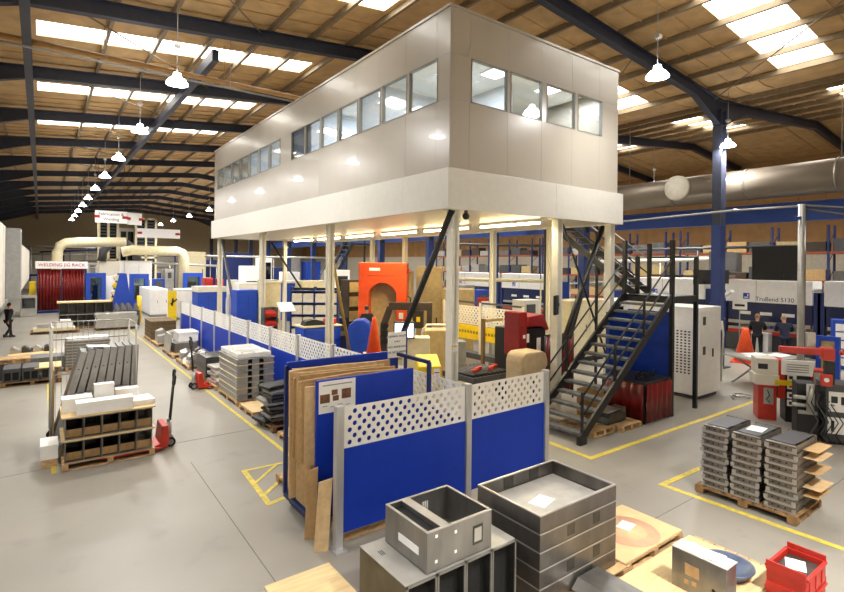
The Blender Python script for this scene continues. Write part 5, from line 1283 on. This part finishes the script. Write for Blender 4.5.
b.obj('print_lines', m_grey, f)
for k, z in enumerate((1.08,.86,.62,.42)):
    b = MB(); b.box(.64,-.02,z,.98 if k else .84,-.001,z+.16); f = b.obj('label', m_paper, T); b = MB(); b.box(.68,-.025,z+.04,.76,-.0205,z+.12); b.obj('print', m_inkr if k in (1,) else m_ink, f)
b = MB(); b.box(1.16,-.05,.85,1.5,.4,1.4); b.obj('side_box', m_red, T, bev=.02); b = MB(); b.box(1.2,-.06,.92,1.34,-.051,1.34); b.obj('meter_plate', m_galv, T)
c = D(814, 400, 11.9)
T = thing('pedestal_welder', 'tall spot welder with long red arm and hanging hoses, right edge', 'spot welder', (c.x, c.y, 0), -1.05)
b = MB(); b.box(-.3,.1,0,.12,.6,1.3); b.obj('column', m_black, T, bev=.02)
b = MB(); b.box(.2,-.05,.06,.8,.7,1.36); b.obj('power_unit', m_greyd, T, bev=.02); b = MB(); b.box(.26,-.08,.75,.6,-.051,1.2); b.box(.24,-.08,.25,.55,-.051,.62); f = b.obj('white_panel', m_paper, T); b = MB(); b.box(.3,-.085,.95,.42,-.081,1.1); b.box(.48,-.085,.92,.56,-.081,1.1); b.box(.3,-.085,.3,.36,-.081,.55); b.obj('print', m_ink, f)
b = MB(); b.box(.22,0,0,.78,.65,.06); b.obj('feet', m_black, T)
b = MB(); b.box(-.7,-.16,2.02,.3,.02,2.17); b.obj('arm', m_red, T, bev=.02)
b = MB(); b.box(.1,-.2,1.92,.34,.06,2.2); b.obj('arm_head', m_red, T, bev=.02)
b = MB(); b.box(-.12,.1,2.0,.05,.25,2.5); b.obj('transformer', m_galv, T, bev=.01)
b = MB(); b.tube((.44,-.1,2.1),(.95,-.1,2.1),.05,12); b.tube((.5,-.1,2.14),(.7,-.1,2.24),.04,10); b.tube((.65,-.1,2.05),(.68,-.1,2.3),.045,10); b.tube((.6,-.16,2.0),(.85,-.16,2.05),.03,8); b.obj('air_cylinder', m_red, T)
b = MB(); b.box(.18,-.1,1.36,.36,.05,1.88); b.obj('ram', m_blk, T); b = MB(); b.box(.08,-.2,1.33,.3,-.1,1.6); b.obj('red_switch_box', m_red, T, bev=.02)
b = MB(); b.tube((.18,-.205,1.48),(.18,-.22,1.48),.05,14); b.obj('switch_knob', m_paper, T)
b = MB(); b.tube((-.08,-.05,.7),(-.08,-.05,1.32),.08,12); b.obj('cylinder', m_galv, T)
for k, (x, z) in enumerate(((-.4,1.0),(-.42,.82),(-.3,.66))): b = MB(); b.tube((x,-.02,z),(x+.36,-.02,z),.045,10); b.obj('electrode', m_galv, T)
for k in range(6):
    b = MB(); x = -.1+.09*k; b.path([(x,-.12,1.3-.08*k),(x-.1,-.25,.95),(x+.12,-.28,.55),(x,-.2,.25),(x+.15,-.1,.05)], .012, 8); b.obj('hose', m_rub if k % 2 else m_greyd, T)
# grey services pole with conduits
c = aX(801, 300, 19.6)
T = thing('services_pole', 'grey steel services pole with cables behind the spot welders', 'pole', (c.x, c.y, 0))
b = MB(); b.tube((0,0,0),(0,0,6.05),.1,16); b.obj('pole', m_galv, T); b = MB(); b.tube((.18,-.02,0),(.18,-.02,5.9),.045,8); b.obj('conduit', m_greyd, T); b = MB(); b.box(-.2,-.2,0,.2,.2,.03); b.obj('foot_plate', m_grey, T)
b = MB(); b.path([(0,0,6.0),(-.1,2.0,6.0),(.2,6.5,5.9),(.2,7.5,5.85),(.2,7.7,5.5),(.2,7.7,3.6)], .035, 8); b.obj('cable_run', m_galv, T); b = MB(); b.path([(0,0,6.0),(.6,-1.5,5.8),(1.4,-5,5.5)], .05, 8); b.path([(0,0,5.9),(.6,-1.7,5.5),(1.4,-5.2,5.3)], .04, 8); b.obj('cable_bundle', m_greyd, T)
b = MB(); b.box(-.6,-.02,5.55,.0,.02,5.65); b.obj('bracket', m_blueb, T)
# blue runway beam, duct, fan disc
bx = 24.2
zt_ = (aX(844,199,bx).z+aX(664,212,bx).z)/2; zb_ = (aX(844,219,bx).z+aX(664,228,bx).z)/2
b = MB(); b.box(bx-.15,Y0,zb_,bx+.15,70,zb_+.05); b.box(bx-.15,Y0,zt_-.05,bx+.15,70,zt_); b.box(bx-.02,Y0,zb_,bx+.02,70,zt_)
tag(b.obj('crane_beam', mat('crane_blue_paint', '#2a4c9c', .45, var=.06)), 'long dark blue crane runway beam across the right side', 'crane beam')
bx2 = 23.4; z_d = (aX(760,168,bx2).z+aX(760,199,bx2).z)/2; rd = abs(aX(760,168,bx2).z-aX(760,199,bx2).z)/2
T = thing('air_duct', 'long silver round duct above the blue runway beam', 'duct', (bx2, 0, z_d))
m_duct = mat('dull_duct_metal', '#8a8073', .42, .55, var=.08, scale=1)
b = MB(); b.tube((0,Y0+.2,0),(0,46,0),rd,28); b.obj('duct_tube', m_duct, T)
for k in range(16): b = MB(); b.tube((0,-3+3*k,0),(0,-2.92+3*k,0),rd+.03,28); b.obj('duct_band', m_duct, T)
c = aX(676, 188, bx2-rd-.21); b = MB(); b.lathe([(.0,0),(.5,0),(.55,.03),(.55,.12),(.5,.2),(.0,.2)], n=32, axis='x'); tag(b.obj('duct_disc', m_offw, loc=(c.x-.0, c.y, c.z)), 'round pale disc on the front of the silver duct', 'disc')
for k in range(5):
    b = MB(); y = 6+4.2*k; z0 = z_d; b.tube((bx2+.0,y,z0+rd),(bx2+.0,y,zdeck(bx2)-.3),.015,5); tag(b.obj('duct_hanger', m_galv), '%s thin hanger rod of the silver duct from the picture edge' % ORD[k], 'hanger', 'duct hangers')
# racking along the right wall
def racking(label, y0, bays, levels=(1.6,3.2,4.8), bl=2.7, x=34.5):
    T = thing('pallet_racking', label, 'racking', (x, y0, 0), 0, 'pallet racking on the right')
    for k in range(bays+1):
        b = MB()
        for dx in (0, 1.0): b.box(dx,k*bl-.05,0,dx+.1,k*bl+.05,6.4)
        for z in range(6): b.bar((.05,k*bl,.3+z),(1.05,k*bl,1.0+z),.03,.03)
        b.obj('upright', m_blued, T)
    for z in levels:
        for dx in (.0, 1.0): b = MB(); b.box(dx+.02,0,z,dx+.08,bays*bl,z+.13); b.obj('beam', mat('orange_beam', '#94431f', .5), T)
    return T
random.seed(31)
for (lab, y0, n) in (('orange beamed racking behind the press brakes at the right', 4.0, 5), ('orange beamed racking seen past the stairs', 18.5, 4), ('orange beamed racking seen between the office columns', 30.5, 5)):
    racking(lab, y0, n)
    for k in range(n):
        for z in (1.73,3.33,4.93):
            for q in range(2):
                hh = random.uniform(.35,.8); b = MB(); b.box(0,0,0,.9,1.1,hh); b.box(-.01,.1,hh*.3,0,.4,hh*.6)
                o = b.obj('stock_box', random.choice((m_tan,m_card,m_tan,m_greyd,m_steel,m_brown,m_galv)), loc=(34.55, y0+k*2.7+.12+1.25*q, z+.005)); tag(o, 'stock box on the racking along the right wall', 'box', 'stock on the right racking')
# ================================================================ far end of the hall
T = thing('weld_jig_booth', 'red curtained welding booth under the Welding Jig Rack sign', 'booth', (-.2, 48.3, 0))
b = MB(); b.box(0,.2,0,3.1,3.2,.12)
for x in (0, 1.5, 3.0): b.box(x,.1,0,x+.1,.2,3.4)
b.box(0,3.1,0,3.1,3.2,3.4); b.obj('frame', m_blued, T)
for k in range(2): o = wavy(1.4,.25,3.35,.04,60,7).obj('curtain', m_curtain, T, solid=.02); o.location = (.07+1.5*k, .05, 0)
b = MB(); b.box(-.1,-.1,3.4,3.2,.0,3.95); sg = b.obj('sign_board', m_white, T); lettering('WELDING JIG RACK', .33, (1.55,-.11,3.67), FACE_F, m_inkr, sg)
# cream ducts
y = 50; p = lambda px, py, Y=y: aY(px, py, Y)
tubeobj('fume_duct', 'cream fume duct rising from the red booth and bending right', 'duct', [p(57,285), p(57,262), p(57.5,252), p(60,246), p(66,243), p(80,242), p(100,242), p(126,242)], .38, m_cream, 16)
tubeobj('fume_duct', 'cream horizontal duct right of the louvred towers', 'duct', [aY(122,252,54), aY(132,250,54), aY(142,250.5,54), aY(178,251.5,54), aY(182,253,54), aY(184,258,54), aY(184,290,54)], .45, m_cream, 16)
T = thing('extraction_unit', 'dark arched extraction unit with white body behind the blue frames', 'extraction unit', tuple(aY(99,300,58.)[:2])+(0,)); b = MB(); b.box(0,0,0,3.4,1.4,4.0); b.obj('body', m_offw, T, bev=.05); b = MB(); b.path([(.2,0,4.0),(.3,0,5.0),(1.0,0,5.8),(2.2,0,5.8),(3.1,0,5.0),(3.2,0,4.0)], .4, 12); b.obj('arch', m_greyd, T)
mach('white_enclosure', 'big white machine enclosure behind the blue window frame', 'enclosure', 124, 152, 262, 52, 3, m_white, door=(m_white,2), cap=(m_offw,.1))
# louvred towers
def tower(label, px0, px1, pyt, pyb, Y):
    x0, x1, z0, z1 = front(px0, px1, pyt, Y, pyb); T = thing('louvred_tower', label, 'tower', (x0, Y, 0), 0, 'louvred towers'); w = x1-x0
    b = MB()
    for x in (0, w/2-.1, w-.2): b.box(x,-.1,0,x+.2,.3,z1)
    for z in (0, z1*.5, z1-.2): b.box(0,-.1,z,w,.3,z+.2)
    b.obj('frame', m_cream, T); b = MB(); n = 26
    for k in range(n): b.box(.1,.0,z1*(k+.2)/n,w-.1,.25,z1*(k+.7)/n)
    b.obj('louvres', m_greyd, T); b = MB(); b.box(.1,.3,0,w-.1,1.4,z1-.1); b.obj('core', m_hole, T)
tower('louvred cream tower under the hanging Fabrication sign', 98, 119, 220, 300, 60)
tower('louvred cream tower right of the hanging signs', 135, 157, 218, 300, 62)
mach('office_hatch', 'white partition with tall window between the louvred towers', 'partition', 119, 135, 228, 64, .5, m_offw, window=(m_clear,(.1,.4,.45,.95),(.55,.4,.9,.95)))
# hanging signs
def hsign(label, px0, px1, pyt, pyb, Y, lines, size, rz=0):
    x0, x1, z0, z1 = front(px0, px1, pyt, Y, pyb); w = x1-x0; T = thing('hanging_sign', label, 'sign', ((x0+x1)/2, Y, (z0+z1)/2), rz)
    h_ = z1-z0; b = MB(); b.box(-w/2,-.03,-h_/2,w/2,.03,h_/2); b.obj('board', m_white, T)
    for x in (-w*.4, w*.4): b = MB(); b.tube((x,0,h_/2),(x,0,zbot((x0+x1)/2)+.4-(z0+z1)/2),.015,5); b.obj('wire', m_greyd, T)
    for i, s in enumerate(lines): lettering(s, size, (0,-.035,h_*(.22-.42*i) if len(lines) > 1 else 0), FACE_F, m_ink, T)
    for x in (-w*.44, w*.44): b = MB(); b.box(x-.18,-.04,-.1,x+.18,-.031,.1); b.obj('red_mark', m_inkr, T)
hsign('white hanging sign lettered Fabrication and Welding, far left of the office', 95, 127, 211, 223, 44, ('Fabrication &', 'Welding'), .3)
hsign('white hanging sign turned right beside the Fabrication sign', 126, 143, 213, 225, 44.4, (), .4, .45)
hsign('long white hanging sign lower down right of the louvred tower', 137, 180, 229, 238, 50, (), .5)
# blue frames and stand
def blueframe(label, px0, px1, pyt, Y, m=m_blueb):
    x0, x1, z0, z1 = front(px0, px1, pyt, Y); T = thing('blue_frame', label, 'machine frame', (x0, Y, 0), 0, 'blue machine frames'); w = x1-x0
    for x in (0, w-.3): b = MB(); b.box(x,0,0,x+.3,.5,z1); b.obj('post', m, T)
    b = MB(); b.box(.3,0,z1-.35,w-.3,.5,z1); b.box(.3,0,0,w-.3,.5,.9); b.obj('rail', m, T)
    b = MB(); b.box(.3,.2,.9,w-.3,.25,z1-.35); b.obj('window_pane', m_clear, T); b = MB(); b.box(.5,.6,0,w-.5,1.6,z1*.7); b.obj('machine_body', m_greyd, T); b = MB(); b.box(.6,.5,z1*.35,w*.5,.6,z1*.6); b.obj('yellow_unit', m_tan, T)
blueframe('blue machine frame just right of the red welding booth', 86, 106, 273, 47)
blueframe('blue framed machine door behind the yellow bollard', 130, 149, 274, 47)
blueframe('blue framed machine behind the second white cabinet', 184, 203, 273, 52)
mach('white_board', 'white board on legs between the blue machine frames', 'board', 106, 124, 276, 48.5, .3, m_white)
a = G(127, 322); T = thing('roll_stand', 'blue triangular stand holding yellow rolls near the bollard', 'stand', (a.x-.6, a.y, 0))
b = MB(); b.prism([(-.5,0),(1.0,0),(.55,3.2),(.15,3.2)], 'y', 0, .12); b.obj('side_plate', m_blueb, T); b = MB(); b.prism([(-.5,0),(1.0,0),(.55,3.2),(.15,3.2)], 'y', 1.2, 1.32); b.obj('side_plate', m_blueb, T)
for k in range(5): b = MB(); b.tube((-.15+.06*k,.12,.9+.5*k),(-.15+.06*k,1.2,.9+.5*k),.2,12); b.obj('roll', m_yellow if k % 2 else m_cream, T)
a = G(139, 322); T = thing('bollard', 'slim yellow bollard on the aisle floor before the white cabinets', 'bollard', (a.x, a.y, 0)); b = MB(); b.tube((0,0,0),(0,0,1.75),.14,14); b.obj('post', m_yellow, T); b = MB(); b.box(-.2,-.2,0,.2,.2,.03); b.obj('foot', m_yellow, T)
mach('white_cabinet', 'large white machine cabinet with yellow end, left of two', 'cabinet', 150, 168, 289, 41.5, 5.0, m_white, door=(m_white,2), base=m_grey)
x0, x1, _, z1 = front(168.2, 176.6, 291, 38.2); T = thing('yellow_sheet', 'yellow end panel of the left white cabinet with a black emblem', 'panel', (x0, 38.2, 0)); b = MB(); b.box(0,0,0,x1-x0,.12,z1); b.obj('sheet', m_yellow, T); b = MB(); b.bar((.15,-.01,z1-.9),(.55,-.01,z1-.55),.1,.02,(0,1,0)); b.bar((.25,-.01,z1-1.0),(.3,-.01,z1-.5),.1,.02,(0,1,0)); b.obj('emblem', m_ink, T)
mach('white_cabinet', 'wide white machine cabinet, right of two beyond the screens', 'cabinet', 178, 199, 290, 38.5, 1.6, m_white, door=(m_white,3), base=m_grey, cap=(m_white,.06))
# run of machines behind the screens and under the office, left part
L = [
 ('low blue machine between the white cabinets and the duct', 153, 165, 279, 56, 2, m_blueb, dict(panel=(m_greyd,.2,.5,.8,.9))),
 ('cream silo-like box with small door high on the far wall side', 187, 206, 252, 66, 2.5, m_cream, dict(door=(m_cream,1))),
 ('red topped part bin stack behind the long white table', 205, 213, 278, 45, 1.2, m_redbin, dict(rows=3, rowm=m_redbin)),
 ('second red bin stack, just right of the far corner column', 219, 224, 279, 44, 1.2, m_redbin, dict(rows=3, rowm=m_redbin)),
 ('dark blue curtain wall behind the far corner column', 222, 253, 253, 60, .4, m_blued, dict(rows=0)),
 ('white lit machine hood left of the second column', 245, 260, 266, 50, 2, m_white, dict(window=(m_clear,(.1,.2,.9,.6)))),
 ('white machine with dark window behind the third slim column', 262, 272, 258, 52, 2, m_white, dict(window=(m_clear,(.1,.3,.9,.9)))),
 ('grey machine with red trays right of the second column', 265, 280, 280, 38, 1.5, m_galv, dict(rows=4, rowm=m_redbin)),
 ('white low cabinet right of the slim third column', 286, 300, 272, 40, 1.5, m_white, dict(door=(m_white,2))),
 ('blue machine bed behind the white bin rack', 286, 330, 283, 34, 1.5, m_blueb, dict(cap=(m_offw,.15), panel=(m_white,.1,.4,.35,.9))),
 ('cream headed cabinet above the white bin rack', 302, 325, 281, 28, 1.0, m_cream, dict(door=(m_cream,2))),
 ('white machine left of the orange press', 335, 350, 270, 28, 1.5, m_white, dict(window=(m_clear,(.15,.4,.85,.9)), base=m_black)),
 ('grey cabinet with a black screen right of the front corner column', 463, 475, 285, 20.5, 1.0, m_galv, dict(panel=(m_black,.2,.55,.8,.85))),
 ('blue upright machine frame beyond the yellow guard panel', 478, 489, 290, 21.5, .8, m_blueb, dict(window=(m_clear,(.15,.3,.85,.9)))),
 ('pale machine head left of the black column monitor', 525, 541, 300, 18.2, .9, m_offw, dict(panel=(m_greyd,.1,.5,.6,.9))),
 ('white sheet-metal machine under the far end of the landing', 605, 640, 300, 15.8, 1.4, m_white, dict(window=(m_clear,(.1,.45,.5,.85)), base=m_blued)),
 ('blue machine cabinet with white door left of the blue column', 622, 655, 290, 19.2, 1.2, m_blued, dict(door=(m_white,2))),
]
for (lab, px0, px1, pyt, Y, dep, m, kw) in L: mach('machine', lab, 'machine', px0, px1, pyt, Y, dep, m, **kw)
mach('red_part_guard', 'small red guard upright beyond the yellow guard panel', 'guard', 481, 489, 298, 19.8, .3, m_red, rows=2, rowm=m_white)
# mid-level pipes and rails crossing behind the columns
for k, (px0, py0, px1, py1, d0, d1, r, m, lab) in enumerate((
  (130,262,220,266,50,52,.12,m_galv,'grey pipe run behind the far corner column'),
  (205,256,345,258,52,50,.1,m_galv,'upper grey pipe run behind the second column'),
  (40,266,98,264,60,60,.12,m_galv,'grey pipe run above the red welding booth'),
  (40,252,100,250,66,66,.1,m_blued,'dark pipe run high above the red welding booth'),
  (448,279,545,281,26,24,.09,m_cream,'cream pipe run between the office columns'),
  (448,244,545,246,30,29,.08,m_greyd,'dark pipe run high between the office columns'),
  (565,284,735,276,31,31,.07,m_galv,'long grey pipe behind the landing'),
  (600,262,735,258,32,32,.14,m_offw,'pale lit pipe behind the landing rails'),
  (620,250,800,246,30.2,30,.08,m_greyd,'dark pipe above the pale pipe behind the landing'))):
    pa, pb = (D(px0,py0,d0), D(px1,py1,d1)) if px0 < 560 else (aX(px0,py0,d0), aX(px1,py1,d0))
    b = MB(); b.tube(pa, pb, r, 10)
    for t_ in (.04, .5, .96): q = pa.lerp(pb, t_); b.tube((q.x,q.y,0), (q.x,q.y,q.z), .035, 6)
    tag(b.obj('pipe_run', m), lab, 'pipe', 'pipe runs')
# dark gantry with speaker boxes behind the landing, dark panel
ya, yb, zb2 = aX(800, 260, 27.7).y, aX(752, 260, 27.7).y, aX(776, 246, 27.7).z
b = MB(); b.box(0,0,0,.5,yb-ya,zb2-3.425)
for q in range(4): b.box(-.03,(yb-ya)*(.1+.22*q),.15,0,(yb-ya)*(.16+.22*q),.3)
tag(b.obj('control_cabinet', m_black, loc=(27.7, ya, 3.422)), 'long black cabinet standing on the lettered press brake hood', 'cabinet')
x0, x1, z0, z1 = front(722, 742, 252, 11.2, 272); tag(MB().box(0,0,0,x1-x0,.6,z1-z0).box(.1,-.03,.1,(x1-x0)-.1,0,(z1-z0)*.8).obj('wall_unit', m_grey, loc=(x0,11.2,z0)), 'grey unit hung beside the blue roof column', 'unit')
x0, x1, z0, z1 = front(703, 729, 270, 10.2, 284); tag(MB().box(0,0,0,x1-x0,.4,z1-z0).box(.1,-.04,.05,(x1-x0)-.1,0,.12).obj('wall_unit', m_black, loc=(x0,10.2,z0)), 'black box fixed across the blue roof column', 'unit')
# man at the left edge, half hidden by the white enclosure
a = G(8, 338); person('person in dark trousers walking beside the white enclosure at the left edge', (a.x, a.y, 0), -.9, 'walk', m_cloth, m_cloth)
# pallet things deep on the left
mach('glass_screen', 'pale grey machine behind the white enclosure at the left', 'machine', 20, 37, 296, 46, 1.5, m_galv, window=(m_clear,(.1,.4,.9,.9)))
mach('yellow_cabinet', 'small yellow cabinet left of the red welding booth', 'cabinet', 29, 36, 282, 49, 1.0, m_yellow, door=(m_yellow,1))
# pipework and frames cluttering the far end
for k in range(10):
    Y = 64+1.5*(k%4); px = 46+17*k; a = aY(px, 300, Y)
    mach('far_machine', '%s pale or blue machine from the left along the far end wall' % ORD[k], 'machine', px, px+random.uniform(9,15), random.uniform(258,276), 74+1.2*(k%3), 2.0, [m_offw,m_blued,m_galv,m_white,m_blueb][k%5], door=([m_offw,m_blued,m_galv,m_white,m_blueb][k%5],2), panel=(m_greyd,.3,.6,.7,.85), group='machines along the far wall')
for k in range(8):
    Y = 69.5+.8*(k%3); px = 205+17*k
    mach('far_machine', '%s machine from the left along the far wall beneath the office' % ORD[k], 'machine', px, px+random.uniform(10,16), random.uniform(252,272), Y, 2.0, [m_blued,m_galv,m_blueb,m_offw][k%4], door=([m_blued,m_galv,m_blueb,m_offw][k%4],2), group='machines along the far wall')
for k in range(12):
    z = 2.2+.9*(k%5); b = MB(); Y = 79.2+.9*k; xa = -3+3.6*(k%4); b.tube((xa,Y,z),(xa+9,Y,z),.12,8); b.tube((xa+2,Y,0),(xa+2,Y,z),.1,8); b.tube((xa+8,Y,0),(xa+8,Y,z),.1,8)
    tag(b.obj('pipe_rack', m_galv if k % 3 else m_blued), 'pipe frame crossing the far end wall behind the louvred towers', 'pipe frame', 'pipe frames at the far wall')

# second, distant staircase under the office
pa, pb = aY(334, 277, 30.5), aY(353, 243, 30.5)
T = thing('far_staircase', 'distant black open staircase behind the orange press', 'staircase', (pa.x, 30.5, 0))
dx, z0, z1 = pb.x-pa.x, pa.z, pb.z
for y in (0, 1.1): b = MB(); b.bar((-z0*.55, y, 0), (dx, y, z1), .06, .22); b.obj('stringer', m_blk, T); b = MB(); b.bar((-z0*.55, y, 1), (dx, y, z1+1), .04, .04); b.obj('handrail', m_blk, T)
for k in range(18):
    f = (k+.5)/18; b = MB(); x = -z0*.55+(dx+z0*.55)*f; b.box(x-.16, .03, z1*f-.03, x+.16, 1.07, z1*f); b.obj('tread', m_grey, T)
b = MB(); b.box(dx, 0, z1-.12, dx+1.6, 1.1, z1); b.obj('landing', m_blk, T)
for x in (dx+.1, dx+1.5): b = MB(); b.box(x-.05, 1.0, 0, x+.05, 1.1, z1+1); b.obj('post', m_blk, T)
